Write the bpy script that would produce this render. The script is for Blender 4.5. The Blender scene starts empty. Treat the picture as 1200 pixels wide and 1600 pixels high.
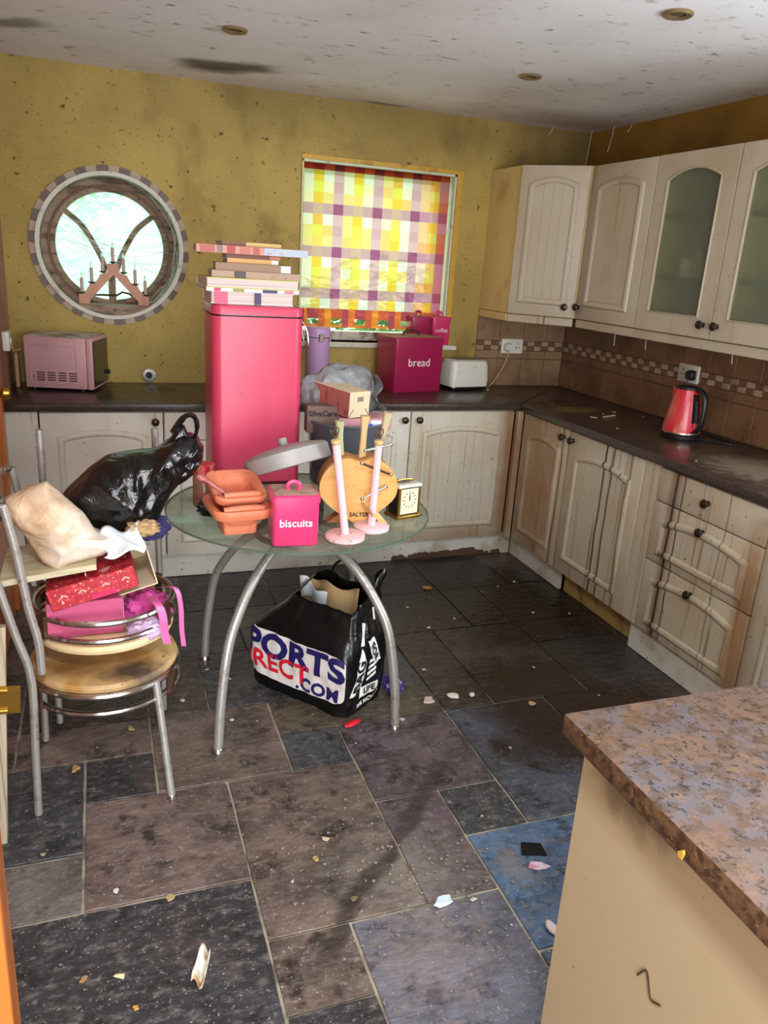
import bpy, bmesh, math, random
from mathutils import Vector, Matrix, noise, Euler
from math import sin, cos, pi, radians, sqrt, atan2

S = bpy.context.scene
COL = S.collection
random.seed(7)

# ------------------------------------------------------------------ camera
CAM = Vector((-2.78648, -4.36596, 1.60224))
YAW, PITCH, ROLL, FPX = 0.359216, 0.310107, 0.064564, 1216.96
def make_camera():
    f = Vector((sin(YAW) * cos(PITCH), cos(YAW) * cos(PITCH), -sin(PITCH)))
    r = Vector((cos(YAW), -sin(YAW), 0)); u = r.cross(f)
    r2 = cos(ROLL) * r + sin(ROLL) * u
    u2 = -sin(ROLL) * r + cos(ROLL) * u
    c = bpy.data.cameras.new('camera'); o = bpy.data.objects.new('camera', c)
    COL.objects.link(o)
    m = Matrix((r2, u2, -f)).transposed().to_4x4(); m.translation = CAM
    o.matrix_world = m
    c.sensor_fit = 'VERTICAL'; c.sensor_height = 36.0
    c.lens = 36.0 * FPX / 1600.0
    c.clip_start = 0.02
    S.camera = o
make_camera()

# ------------------------------------------------------------------ world, lights, exposure
S.view_settings.view_transform = 'Standard'
S.view_settings.look = 'None'
S.view_settings.gamma = 1.0
S.view_settings.use_curve_mapping = False
S.view_settings.exposure = 0.1
W = bpy.data.worlds.new('sky'); S.world = W; W.use_nodes = True
bg = W.node_tree.nodes['Background']
bg.inputs[0].default_value = (0.95, 0.98, 1.0, 1); bg.inputs[1].default_value = 2.9

def area(name, loc, target, sx, sy, power, col=(1, 1, 1)):
    l = bpy.data.lights.new(name, 'AREA'); l.shape = 'RECTANGLE'; l.size = sx; l.size_y = sy
    l.energy = power; l.color = col
    o = bpy.data.objects.new(name, l); COL.objects.link(o); o.location = loc
    d = Vector(target) - Vector(loc)
    o.rotation_euler = d.to_track_quat('-Z', 'Y').to_euler()
    return o
# daylight through the rooflight above the camera, the patio opening behind it and the side window
area('rooflight_daylight', (-2.70, -4.40, 2.42), (-2.70, -4.40, 0), 0.26, 0.34, 50, (0.86, 0.94, 1.0))
area('patio_daylight', (-2.6, -6.55, 1.15), (-2.3, 0, 3.0), 3.0, 2.2, 165, (0.98, 0.98, 1.0))
area('side_window_daylight', (0.06, -3.25, 1.6), (-3.0, -3.25, 1.35), 1.1, 0.95, 42, (0.84, 0.93, 1.0))

# ------------------------------------------------------------------ helpers
def lin(c):
    return tuple(((v / 255) / 12.92 if v / 255 <= .04045 else ((v / 255 + .055) / 1.055) ** 2.4) for v in c)

def MAT(name, col=(128, 128, 128), rough=.5, metal=0.0, layers=(), bump=None, coord='P', objcol=False, attr=None, spec=.5, coat=0.0, **kw):
    """layers: (scale xyz, low, high, colour, amount[, detail[, roughness]]) noise masks mixed over the base colour"""
    m = bpy.data.materials.new(name); m.use_nodes = True
    nt = m.node_tree; N = nt.nodes; L = nt.links
    b = N['Principled BSDF']
    b.inputs['Roughness'].default_value = rough; b.inputs['Metallic'].default_value = metal
    b.inputs['Specular IOR Level'].default_value = spec
    if coat: b.inputs['Coat Weight'].default_value = coat; b.inputs['Coat Roughness'].default_value = .15
    for k, v in kw.items():
        b.inputs[k].default_value = v
    if coord == 'P':
        src = N.new('ShaderNodeNewGeometry').outputs['Position']
    else:
        src = N.new('ShaderNodeTexCoord').outputs['Object']
    cur = None
    if objcol:
        cur = N.new('ShaderNodeObjectInfo').outputs['Color']
    elif attr:
        a = N.new('ShaderNodeAttribute'); a.attribute_name = attr; cur = a.outputs['Color']
    base = (*lin(col), 1)
    rcur = None
    for ly in layers:
        if callable(ly):
            fac, c2 = ly(nt, src); rr = None
            if isinstance(c2, tuple) and len(c2) == 2: c2, rr = c2
        else:
            sc, lo, hi, c2, am = ly[:5]
            det = ly[5] if len(ly) > 5 else 5
            rr = ly[6] if len(ly) > 6 else None
            mp = N.new('ShaderNodeMapping')
            mp.inputs['Scale'].default_value = sc if isinstance(sc, tuple) else (sc, sc, sc)
            mp.inputs['Location'].default_value = (len(N) * 1.37, len(N) * .73, len(N) * 2.1)
            L.new(src, mp.inputs[0])
            t = N.new('ShaderNodeTexNoise'); t.inputs['Scale'].default_value = 1; t.inputs['Detail'].default_value = det; t.inputs['Roughness'].default_value = .68 if det >= 6 else .5
            L.new(mp.outputs[0], t.inputs['Vector'])
            mr = N.new('ShaderNodeMapRange'); mr.interpolation_type = 'SMOOTHSTEP'
            mr.inputs[1].default_value = lo; mr.inputs[2].default_value = hi
            mr.inputs[3].default_value = 0; mr.inputs[4].default_value = am
            L.new(t.outputs[0], mr.inputs[0]); fac = mr.outputs[0]
        mx = N.new('ShaderNodeMix'); mx.data_type = 'RGBA'
        L.new(fac, mx.inputs[0])
        if cur is None: mx.inputs[6].default_value = base
        else: L.new(cur, mx.inputs[6])
        mx.inputs[7].default_value = (*lin(c2), 1)
        cur = mx.outputs[2]
        if rr is not None:
            rm = N.new('ShaderNodeMix'); rm.data_type = 'FLOAT'
            L.new(fac, rm.inputs[0])
            if rcur is None: rm.inputs[2].default_value = rough
            else: L.new(rcur, rm.inputs[2])
            rm.inputs[3].default_value = rr; rcur = rm.outputs[0]
    if cur is None: b.inputs['Base Color'].default_value = base
    else: L.new(cur, b.inputs['Base Color'])
    if rcur is not None: L.new(rcur, b.inputs['Roughness'])
    if bump:
        sc, st, dist = bump[:3]
        mp = N.new('ShaderNodeMapping'); mp.inputs['Scale'].default_value = sc if isinstance(sc, tuple) else (sc, sc, sc)
        L.new(src, mp.inputs[0])
        t = N.new('ShaderNodeTexNoise'); t.inputs['Scale'].default_value = 1; t.inputs['Detail'].default_value = 6
        if len(bump) > 3: t.inputs['Distortion'].default_value = bump[3]
        L.new(mp.outputs[0], t.inputs['Vector'])
        bp = N.new('ShaderNodeBump'); bp.inputs['Strength'].default_value = st; bp.inputs['Distance'].default_value = dist
        L.new(t.outputs[0], bp.inputs['Height']); L.new(bp.outputs[0], b.inputs['Normal'])
    return m

def blot(cx, cy, cz, rx, ry, rz, col, am, edge=.5, wob=.35, wsc=6, rough=None):
    """a stain or a painted patch of glare with its own shape: an ellipsoid about a point in the room, its edge broken by noise"""
    def f(nt, src):
        N, L = nt.nodes, nt.links
        mp = N.new('ShaderNodeMapping'); mp.vector_type = 'TEXTURE'
        mp.inputs['Location'].default_value = (cx, cy, cz); mp.inputs['Scale'].default_value = (rx, ry, rz)
        L.new(src, mp.inputs[0])
        ln = N.new('ShaderNodeVectorMath'); ln.operation = 'LENGTH'; L.new(mp.outputs[0], ln.inputs[0])
        t = N.new('ShaderNodeTexNoise'); t.inputs['Scale'].default_value = wsc; t.inputs['Detail'].default_value = 6
        L.new(src, t.inputs['Vector'])
        ad = N.new('ShaderNodeMath'); ad.operation = 'MULTIPLY_ADD'; ad.inputs[1].default_value = wob * 2
        L.new(t.outputs[0], ad.inputs[0]); L.new(ln.outputs['Value'], ad.inputs[2])
        mr = N.new('ShaderNodeMapRange'); mr.interpolation_type = 'SMOOTHSTEP'
        mr.inputs[1].default_value = 1 + wob; mr.inputs[2].default_value = 1 + wob - edge
        mr.inputs[3].default_value = 0; mr.inputs[4].default_value = am
        L.new(ad.outputs[0], mr.inputs[0])
        return mr.outputs[0], ((col, rough) if rough is not None else col)
    return f

class MB:
    def __init__(s): s.bm = bmesh.new()
    def _v(s, co): return s.bm.verts.new(co)
    def face(s, pts):
        return s.bm.faces.new([s._v(p) for p in pts])
    def box(s, a, b, bev=0, seg=2, M=None):
        x0, y0, z0 = a; x1, y1, z1 = b
        vs = [s._v((x, y, z)) for x in (x0, x1) for y in (y0, y1) for z in (z0, z1)]
        fs = [(0, 1, 3, 2), (4, 6, 7, 5), (0, 4, 5, 1), (2, 3, 7, 6), (0, 2, 6, 4), (1, 5, 7, 3)]
        F = [s.bm.faces.new([vs[i] for i in f]) for f in fs]
        if bev:
            es = list({e for f in F for e in f.edges})
            r = bmesh.ops.bevel(s.bm, geom=es, offset=bev, segments=seg, affect='EDGES', profile=.5)
            vs = list({v for f in r['faces'] for v in f.verts} | {v for v in vs if v.is_valid})
        if M is not None:
            for v in vs: v.co = M @ v.co
        return s
    def rings(s, rings, cap0=True, cap1=True, closed=True, loop=False):
        R = [[s._v(p) for p in r] for r in rings]
        n = len(R[0]); k = len(R)
        for i in range(k if loop else k - 1):
            A, B = R[i], R[(i + 1) % k]
            for j in range(n if closed else n - 1):
                q = [A[j], A[(j + 1) % n], B[(j + 1) % n], B[j]]
                try: s.bm.faces.new(q)
                except ValueError: pass
        if not loop and closed:
            if cap0: s.bm.faces.new(R[0][::-1])
            if cap1: s.bm.faces.new(R[-1])
        return s
    def lathe(s, prof, n=24, c=(0, 0, 0), M=None, cap=True):
        R = []
        for r, z in prof:
            ring = [Vector((c[0] + r * cos(2 * pi * j / n), c[1] + r * sin(2 * pi * j / n), c[2] + z)) for j in range(n)]
            if M is not None: ring = [M @ p for p in ring]
            R.append(ring)
        return s.rings(R, cap, cap)
    def tube(s, path, r, n=8, loop=False, flat=None):
        P = [Vector(p) for p in path]; k = len(P)
        R = []; up = Vector((0, 0, 1)); prev = None
        for i, p in enumerate(P):
            if loop: t = P[(i + 1) % k] - P[i - 1]
            else: t = P[min(i + 1, k - 1)] - P[max(i - 1, 0)]
            t.normalize()
            if prev is None:
                a = t.cross(up)
                if a.length < .05: a = t.cross(Vector((0, 1, 0)))
                a.normalize()
            else:
                a = prev - t * prev.dot(t)
                if a.length < 1e-4: a = t.cross(up)
                a.normalize()
            prev = a; b = t.cross(a)
            rr = r[i] if isinstance(r, (list, tuple)) else r
            fl = flat or 1
            R.append([p + a * rr * cos(2 * pi * j / n) + b * rr * fl * sin(2 * pi * j / n) for j in range(n)])
        return s.rings(R, loop=loop)
    def prism(s, poly, d0, d1, axis='y', M=None):
        """polygon in the plane across axis, extruded from d0 to d1"""
        def P(a, b, d):
            v = {'y': (a, d, b), 'z': (a, b, d), 'x': (d, a, b)}[axis]
            v = Vector(v); return M @ v if M is not None else v
        return s.rings([[P(a, b, d0) for a, b in poly], [P(a, b, d1) for a, b in poly]])
    def grid(s, fn, nu, nv, wrap=False):
        V = [[s._v(fn(i / nu, j / nv)) for j in range(nv + 1)] for i in range(nu if wrap else nu + 1)]
        for i in range(nu):
            for j in range(nv):
                A, B = V[i], V[(i + 1) % len(V)]
                s.bm.faces.new([A[j], B[j], B[j + 1], A[j + 1]])
        return s
    def holes(s, outer, inner, d0, d1, axis='y'):
        """flat plate with holes, given thickness"""
        es = []
        for poly in [outer] + inner:
            vs = [s._v({'y': (a, d0, b), 'z': (a, b, d0), 'x': (d0, a, b)}[axis]) for a, b in poly]
            es += [s.bm.edges.new((vs[i], vs[(i + 1) % len(vs)])) for i in range(len(vs))]
        r = bmesh.ops.triangle_fill(s.bm, use_beauty=True, edges=es)
        fs = [g for g in r['geom'] if isinstance(g, bmesh.types.BMFace)]
        e = bmesh.ops.extrude_face_region(s.bm, geom=fs)
        dv = {'y': (0, d1 - d0, 0), 'z': (0, 0, d1 - d0), 'x': (d1 - d0, 0, 0)}[axis]
        for g in e['geom']:
            if isinstance(g, bmesh.types.BMVert): g.co += Vector(dv)
        return s
    def mesh(s, name, mats, smooth=40):
        bmesh.ops.recalc_face_normals(s.bm, faces=s.bm.faces[:])
        me = bpy.data.meshes.new(name); s.bm.to_mesh(me); s.bm.free()
        for m in (mats if isinstance(mats, (list, tuple)) else [mats]): me.materials.append(m)
        if smooth:
            for p in me.polygons: p.use_smooth = True
            me.set_sharp_from_angle(angle=radians(smooth))
        return me
    def obj(s, name, mat, parent=None, loc=None, rot=None, smooth=40, color=None):
        return link(name, s.mesh(name, mat, smooth), parent, loc, rot, color)

def link(name, me, parent=None, loc=None, rot=None, color=None):
    o = bpy.data.objects.new(name, me); COL.objects.link(o)
    if parent: o.parent = parent
    if loc is not None: o.location = loc
    if rot is not None: o.rotation_euler = rot if isinstance(rot, (tuple, Euler)) else (0, 0, rot)
    if color is not None: o.color = (*lin(color), 1)
    return o
def tag(o, label=None, cat=None, group=None, kind=None):
    if label: o['label'] = label
    if cat: o['category'] = cat
    if group: o['group'] = group
    if kind: o['kind'] = kind
    return o
def thing(name, label, cat, loc=(0, 0, 0), rot=0, group=None):
    o = bpy.data.objects.new(name, None); o.empty_display_size = .05; COL.objects.link(o)
    o.location = loc; o.rotation_euler = rot if isinstance(rot, tuple) else (0, 0, rot)
    return tag(o, label, cat, group)
def struct(o, label=None): return tag(o, label, kind='structure')

def rrect(w, d, r, n=5):
    """rounded rectangle outline about the origin"""
    P = []
    for cx, cy, a0 in ((w / 2 - r, d / 2 - r, 0), (-w / 2 + r, d / 2 - r, pi / 2), (-w / 2 + r, -d / 2 + r, pi), (w / 2 - r, -d / 2 + r, 1.5 * pi)):
        for i in range(n + 1):
            a = a0 + pi / 2 * i / n
            P.append((cx + r * cos(a), cy + r * sin(a)))
    return P
def rloft(mb, secs, cap0=True, cap1=True, n=5):
    """secs: (z, w, d, r) rounded rectangles lofted upwards"""
    return mb.rings([[Vector((x, y, z)) for x, y in rrect(w, d, r, n)] for z, w, d, r in secs], cap0, cap1)
def circ(r, n=32, cx=0, cy=0): return [(cx + r * cos(2 * pi * i / n), cy + r * sin(2 * pi * i / n)) for i in range(n)]
def spline(pts, k=6):
    """Catmull-Rom through points"""
    P = [Vector(p) for p in pts]; P = [2 * P[0] - P[1]] + P + [2 * P[-1] - P[-2]]
    out = []
    for i in range(1, len(P) - 2):
        for j in range(k):
            t = j / k; a, b, c, d = P[i - 1:i + 3]
            out.append(.5 * ((2 * b) + (c - a) * t + (2 * a - 5 * b + 4 * c - d) * t * t + (3 * b - a - 3 * c + d) * t ** 3))
    out.append(P[-2]); return out

def text_bm(body, size, bold=0.0, spacing=1.0, extrude=0.0, res=3):
    """lettering as a bmesh in its own xy plane, centred"""
    c = bpy.data.curves.new('lettering', 'FONT'); c.body = body; c.size = size; c.offset = bold
    c.space_character = spacing; c.extrude = extrude; c.resolution_u = res
    c.align_x = 'CENTER'; c.align_y = 'CENTER'
    o = bpy.data.objects.new('lettering', c); COL.objects.link(o)
    dg = bpy.context.evaluated_depsgraph_get(); dg.update()
    me = bpy.data.meshes.new_from_object(o.evaluated_get(dg))
    bpy.data.objects.remove(o); bpy.data.curves.remove(c)
    bm = bmesh.new(); bm.from_mesh(me); bpy.data.meshes.remove(me)
    return bm
def text_on(name, body, size, mat, parent, fn, bold=0, spacing=1.0, cuts=0, sx=1.0, sy=1.0):
    """lettering laid on a surface: fn(x, y) gives the place of a lettering point"""
    bm = text_bm(body, size, bold, spacing)
    bmesh.ops.triangulate(bm, faces=bm.faces[:])
    for _ in range(cuts):
        bmesh.ops.subdivide_edges(bm, edges=[e for e in bm.edges if e.calc_length() > size * .18], cuts=1)
        bmesh.ops.triangulate(bm, faces=bm.faces[:])
    for v in bm.verts: v.co = fn(v.co.x * sx, v.co.y * sy)
    me = bpy.data.meshes.new(name); bm.to_mesh(me); bm.free(); me.materials.append(mat)
    return link(name, me, parent)

# ------------------------------------------------------------------ materials
BROWN = (52, 36, 22)
m_wall = MAT('ochre_paint', (186, 161, 86), .75, layers=[
    (1.3, .40, .75, (146, 122, 60), .75), ((5, 5, 3), .52, .78, (112, 92, 40), .6),
    (26, .665, .73, (46, 38, 20), .85, 4), ((7, 7, 16), .64, .78, (84, 68, 36), .6, 9), (95, .665, .74, (44, 36, 22), .75, 2), ((3, 3, 8), .56, .76, (128, 108, 58), .5, 10),
    blot(-1.5, 0, 2.45, 3, 1, .55, (104, 86, 48), .6, 1.0, .4, 4), blot(0, 0, 2.45, .9, .9, .8, (80, 58, 22), .75, 1.0, .3, 4)], bump=(40, .15, .01))
m_wall_r = MAT('brown_ochre_paint', (140, 104, 34), .8, layers=[(3, .4, .75, (90, 62, 20), .7), (40, .68, .76, (40, 30, 15), .7)])
m_wall_l = MAT('terracotta_paint', (176, 128, 104), .8, layers=[(4, .45, .75, (120, 80, 62), .6)])
def streak(x0, y0, x1, y1, w, col, am, wig=.12):
    """a dragged dirt mark on the floor from one point to another"""
    def f(nt, src):
        N, L = nt.nodes, nt.links
        dx, dy = x1 - x0, y1 - y0; Ln = sqrt(dx * dx + dy * dy)
        t = N.new('ShaderNodeTexNoise'); t.inputs['Scale'].default_value = 4; t.inputs['Detail'].default_value = 7; L.new(src, t.inputs['Vector'])
        d1 = N.new('ShaderNodeVectorMath'); d1.operation = 'DOT_PRODUCT'; d1.inputs[1].default_value = (-dy / Ln, dx / Ln, 0); L.new(src, d1.inputs[0])
        a = N.new('ShaderNodeMath'); a.operation = 'MULTIPLY_ADD'; a.inputs[1].default_value = wig; a.inputs[2].default_value = -(-dy * x0 + dx * y0) / Ln - wig / 2; L.new(t.outputs[0], a.inputs[0])
        b = N.new('ShaderNodeMath'); b.operation = 'ADD'; L.new(d1.outputs['Value'], b.inputs[0]); L.new(a.outputs[0], b.inputs[1])
        c = N.new('ShaderNodeMath'); c.operation = 'ABSOLUTE'; L.new(b.outputs[0], c.inputs[0])
        mr = N.new('ShaderNodeMapRange'); mr.interpolation_type = 'SMOOTHSTEP'; mr.inputs[1].default_value = w; mr.inputs[2].default_value = w * .3; mr.inputs[3].default_value = 0; mr.inputs[4].default_value = am; L.new(c.outputs[0], mr.inputs[0])
        d2 = N.new('ShaderNodeVectorMath'); d2.operation = 'DOT_PRODUCT'; d2.inputs[1].default_value = (dx / Ln, dy / Ln, 0); L.new(src, d2.inputs[0])
        m = (dx * (x0 + x1) / 2 + dy * (y0 + y1) / 2) / Ln
        e = N.new('ShaderNodeMath'); e.operation = 'SUBTRACT'; e.inputs[1].default_value = m; L.new(d2.outputs['Value'], e.inputs[0])
        g = N.new('ShaderNodeMath'); g.operation = 'ABSOLUTE'; L.new(e.outputs[0], g.inputs[0])
        m2 = N.new('ShaderNodeMapRange'); m2.interpolation_type = 'SMOOTHSTEP'; m2.inputs[1].default_value = Ln / 2; m2.inputs[2].default_value = Ln / 2 - .15; L.new(g.outputs[0], m2.inputs[0])
        k = N.new('ShaderNodeMath'); k.operation = 'MULTIPLY'; L.new(mr.outputs[0], k.inputs[0]); L.new(m2.outputs[0], k.inputs[1])
        return k.outputs[0], (col, .6)
    return f
m_ceil = MAT('mould_spotted_ceiling', (236, 236, 238), .9, layers=[
    (1.2, .42, .75, (186, 180, 174), .55), ((7, 12, 7), .58, .74, (150, 142, 130), .75, 8), ((14, 24, 14), .645, .74, (92, 82, 68), .7, 5),
    ((4, 7, 4), .60, .76, (128, 120, 110), .65, 10), (70, .70, .78, (90, 80, 66), .5, 2),
    streak(-2.44, -.27, -1.92, -.47, .15, (44, 36, 30), .85, .22), streak(-2.36, -.22, -2.02, -.36, .10, (60, 50, 42), .6, .15),
    streak(-3.25, -.48, -2.88, -.72, .09, (92, 84, 76), .7, .12), blot(-1.3, -.03, 2.4, .2, .05, 1, (80, 66, 48), .7, .9, .4, 8),
    blot(-.1, -.2, 2.4, 1.1, .55, 1, (130, 98, 70), .55, 1.0, .35, 3), blot(0, -1.6, 2.4, .38, 1.8, 1, (120, 100, 76), .5, 1.0, .3, 3),
    blot(-1.6, -.1, 2.4, 1.4, .3, 1, (180, 150, 112), .35, 1.0, .3, 4)])
m_white = MAT('dirty_white_paint', (214, 210, 198), .55, layers=[(14, .55, .75, (150, 138, 112), .7), (60, .66, .75, (70, 58, 40), .8)])
m_frame = MAT('weathered_window_wood', (158, 134, 110), .7, layers=[((8, 8, 30), .45, .7, (70, 52, 36), .8), (45, .62, .74, (30, 24, 18), .8)])
m_upvc = MAT('pale_green_white_plastic', (206, 222, 196), .4, layers=[(20, .55, .75, (130, 140, 110), .6)])
STK = [((28, 28, .9), .55, .72, (168, 128, 74), .5, 3), ((60, 60, 1.2), .62, .70, (110, 76, 42), .6, 3), (50, .67, .75, (60, 42, 24), .8, 4)]
m_cream = MAT('cream_cupboard_paint', (228, 222, 208), .45, layers=[(4, .45, .75, (196, 182, 150), .6), (55, .67, .75, (66, 50, 32), .8, 4), ((40, 40, 1.3), .63, .74, (150, 120, 80), .55, 3)])
m_cream_u = MAT('cream_wall_cupboard_paint', (194, 182, 162), .5, layers=[(4, .42, .75, (178, 158, 126), .6), (50, .68, .76, (90, 68, 42), .7, 4), ((30, 30, 1.3), .62, .76, (150, 118, 76), .5, 3)])
def drip(y0, w, am, col=(48, 28, 14)):
    def f(nt, src):
        N, L = nt.nodes, nt.links
        sp = N.new('ShaderNodeSeparateXYZ'); L.new(src, sp.inputs[0])
        mp = N.new('ShaderNodeMapping'); mp.inputs['Scale'].default_value = (0, 2, 2.6); L.new(src, mp.inputs[0])
        t = N.new('ShaderNodeTexNoise'); t.inputs['Scale'].default_value = 1; t.inputs['Detail'].default_value = 4; L.new(mp.outputs[0], t.inputs['Vector'])
        a = N.new('ShaderNodeMath'); a.operation = 'MULTIPLY_ADD'; a.inputs[1].default_value = .05; a.inputs[2].default_value = -y0 - .025
        L.new(t.outputs[0], a.inputs[0])
        b = N.new('ShaderNodeMath'); b.operation = 'ADD'; L.new(sp.outputs[1], b.inputs[0]); L.new(a.outputs[0], b.inputs[1])
        c = N.new('ShaderNodeMath'); c.operation = 'ABSOLUTE'; L.new(b.outputs[0], c.inputs[0])
        mr = N.new('ShaderNodeMapRange'); mr.interpolation_type = 'SMOOTHSTEP'; mr.inputs[1].default_value = w; mr.inputs[2].default_value = w * .2
        mr.inputs[3].default_value = 0; mr.inputs[4].default_value = am; L.new(c.outputs[0], mr.inputs[0])
        return mr.outputs[0], col
    return f
m_stain = MAT('stained_cream_cupboard_paint', (204, 192, 170), .45, layers=[(4, .42, .75, (190, 168, 130), .6)] + STK +
    [blot(-.62, -.85, .5, .4, .38, 1.2, (150, 98, 46), .75, 1.0, .3, 8), blot(-.62, -2.36, .35, .3, .09, .6, (150, 104, 58), .8, .8, .3, 9),
     drip(-1.90, .045, .6, (120, 74, 34)), drip(-1.905, .011, .95), drip(-1.95, .008, .8), drip(-1.42, .010, .95), drip(-1.475, .010, .85), drip(-1.60, .012, .6), drip(-1.05, .012, .7), drip(-2.2, .006, .5),
     (38, .63, .72, (44, 28, 16), .9, 6)])
m_stain_b = MAT('streaked_cream_cupboard_paint', (206, 198, 180), .45, layers=[(4, .42, .75, (192, 176, 144), .6)] + STK +
    [blot(-.64, -.6, .5, .13, .3, 1.3, (140, 92, 46), .85, 1.0, .35, 10), blot(-.95, -.6, .15, .4, .3, .12, (150, 108, 60), .6, 1.0, .35, 10)])
m_knob = MAT('dark_bronze', (72, 62, 54), .35, .8, layers=[(60, .5, .7, (40, 32, 26), .6)])
m_carc = MAT('warm_cream_carcass', (214, 190, 130), .55, layers=[(6, .5, .75, (180, 142, 80), .7), (45, .66, .74, (96, 66, 36), .8)])
m_plinth = MAT('dirty_white_plinth', (222, 218, 206), .5, layers=[(5, .5, .72, (170, 156, 130), .7), (40, .64, .72, (70, 50, 30), .85), blot(-.95, -.54, .0, .35, .3, .045, (74, 46, 24), .95, .12, .75, 16)])
m_plinth_y = MAT('yellowed_plinth', (178, 146, 86), .6, layers=[(9, .5, .7, (110, 76, 38), .8)])
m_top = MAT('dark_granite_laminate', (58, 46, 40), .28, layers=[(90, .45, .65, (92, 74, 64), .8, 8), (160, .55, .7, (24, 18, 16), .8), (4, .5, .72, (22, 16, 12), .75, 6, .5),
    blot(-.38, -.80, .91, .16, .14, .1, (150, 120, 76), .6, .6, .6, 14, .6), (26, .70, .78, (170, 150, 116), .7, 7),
    blot(-.35, -2.05, .91, .26, .32, .1, (140, 128, 110), .7, .8, .6, 22), (7, .56, .74, (104, 88, 72), .6, 10, .5), (40, .62, .72, (120, 104, 88), .5, 6)])  # large pale patch: window glare painted into the right worktop colour, with dust
m_island = MAT('speckled_granite_laminate', (122, 98, 84), .30, layers=[(8, .40, .60, (104, 102, 110), .85, 12), (30, .46, .58, (96, 76, 60), .8, 10), (44, .54, .66, (138, 108, 84), .8, 10), (90, .54, .62, (54, 46, 42), .85, 6), (6, .52, .7, (126, 90, 58), .65, 10), (24, .60, .70, (60, 50, 44), .75, 8)])
m_island_edge = MAT('dark_edge_laminate', (104, 74, 52), .5, layers=[(60, .42, .62, (54, 34, 22), .9, 8), (24, .55, .7, (40, 26, 18), .85, 6), (90, .6, .7, (168, 128, 74), .8, 6)])
m_panel = MAT('beige_panel', (180, 157, 125), .5, layers=[(3, .45, .75, (172, 148, 114), .6), (50, .69, .76, (100, 76, 48), .7, 4), blot(-2.06, -3.56, .84, .2, .16, .07, (70, 48, 28), .7, .8, .5, 20)])
m_slate = MAT('slate', (80, 76, 78), .36, objcol=True, spec=.5, layers=[
    (5, .38, .66, (36, 32, 30), .70, 10, .5), ((20, 36, 20), .48, .68, (122, 112, 106), .55, 12, .5), (11, .52, .66, (24, 21, 20), .8, 10), (50, .57, .68, (150, 142, 132), .55, 8, .7),
    (2.2, .55, .72, (98, 78, 66), .4, 8),
    (150, .67, .73, (190, 184, 172), .7, 2),
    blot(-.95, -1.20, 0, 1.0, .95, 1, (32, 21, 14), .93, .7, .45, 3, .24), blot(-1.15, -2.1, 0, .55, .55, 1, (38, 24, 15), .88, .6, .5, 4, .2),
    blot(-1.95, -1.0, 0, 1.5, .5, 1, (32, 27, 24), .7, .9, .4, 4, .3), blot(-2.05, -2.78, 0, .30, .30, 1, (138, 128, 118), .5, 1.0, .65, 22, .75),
    blot(-2.10, -3.05, 0, .25, .2, 1, (140, 120, 112), .4, 1.0, .65, 22, .75), blot(-1.75, -2.83, 0, .05, .12, 1, (128, 116, 108), .6, .8, .6, 30, .8),
    streak(-1.72, -2.28, -2.42, -3.05, .038, (48, 37, 31), .75), streak(-1.95, -2.2, -1.5, -1.95, .03, (50, 40, 34), .5),
    ], bump=((20, 30, 20), .7, .012, .25))
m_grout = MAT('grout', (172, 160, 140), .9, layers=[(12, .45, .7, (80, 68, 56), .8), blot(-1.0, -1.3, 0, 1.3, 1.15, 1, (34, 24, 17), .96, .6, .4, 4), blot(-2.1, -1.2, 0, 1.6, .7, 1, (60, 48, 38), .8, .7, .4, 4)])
m_tile = MAT('brown_wall_tile', (150, 122, 92), .4, layers=[(6, .4, .7, (118, 88, 62), .8), (40, .6, .75, (84, 60, 42), .6), (4, .5, .7, (96, 66, 44), .6)], bump=(30, .1, .01))
m_tile_r = MAT('dark_brown_wall_tile', (128, 94, 66), .4, layers=[(5, .4, .7, (92, 60, 38), .8), (30, .6, .75, (60, 40, 26), .7)])
m_mosl = MAT('pale_mosaic', (176, 152, 124), .35, layers=[(20, .45, .7, (130, 104, 80), .8)]); m_mosd = MAT('brown_mosaic', (112, 80, 60), .35)
m_tgrout = MAT('tile_grout', (104, 82, 64), .9)
m_chrome = MAT('worn_chrome', (196, 192, 188), .22, 1.0, layers=[(30, .55, .7, (120, 98, 78), .8, 6, .5)])
m_lid = MAT('grey_metal_lid', (164, 160, 158), .5, .15, layers=[(10, .5, .7, (150, 140, 132), .6)])
m_steel = MAT('dull_grey_steel', (176, 172, 166), .40, .55, layers=[(18, .5, .68, (128, 118, 106), .7, 6, .6), (60, .64, .72, (84, 64, 46), .7)])
m_rust = MAT('rusty_brown_metal', (96, 70, 54), .5, .6, layers=[(40, .5, .65, (60, 40, 28), .8)])
m_copper = MAT('coppery_metal', (150, 112, 86), .3, .9)
m_cushion = MAT('stained_cream_vinyl', (214, 186, 132), .5, coord='O', layers=[(9, .45, .65, (176, 128, 62), .8), blot(0, -.1, .42, .35, .24, .3, (156, 104, 50), .75, 1.0, .5, 12), blot(.085, -.155, .42, .17, .085, .3, (58, 46, 40), .95, .9, .55, 18), blot(-.10, -.10, .42, .12, .07, .3, (120, 76, 36), .8, .9, .55, 18), (60, .65, .72, (90, 60, 34), .8)])
m_cushion2 = MAT('cream_vinyl', (220, 196, 150), .5, coord='O', layers=[(9, .5, .7, (180, 142, 88), .7)])
m_red = MAT('pinkish_red_enamel', (208, 66, 98), .38, coat=.08, layers=[(26, .68, .76, (120, 30, 44), .7), (6, .45, .7, (204, 60, 92), .6), (90, .68, .76, (120, 50, 60), .6, 3)])
m_pink = MAT('hot_pink_enamel', (218, 56, 112), .3, coat=.3, layers=[(36, .67, .74, (160, 90, 96), .7)])
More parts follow.
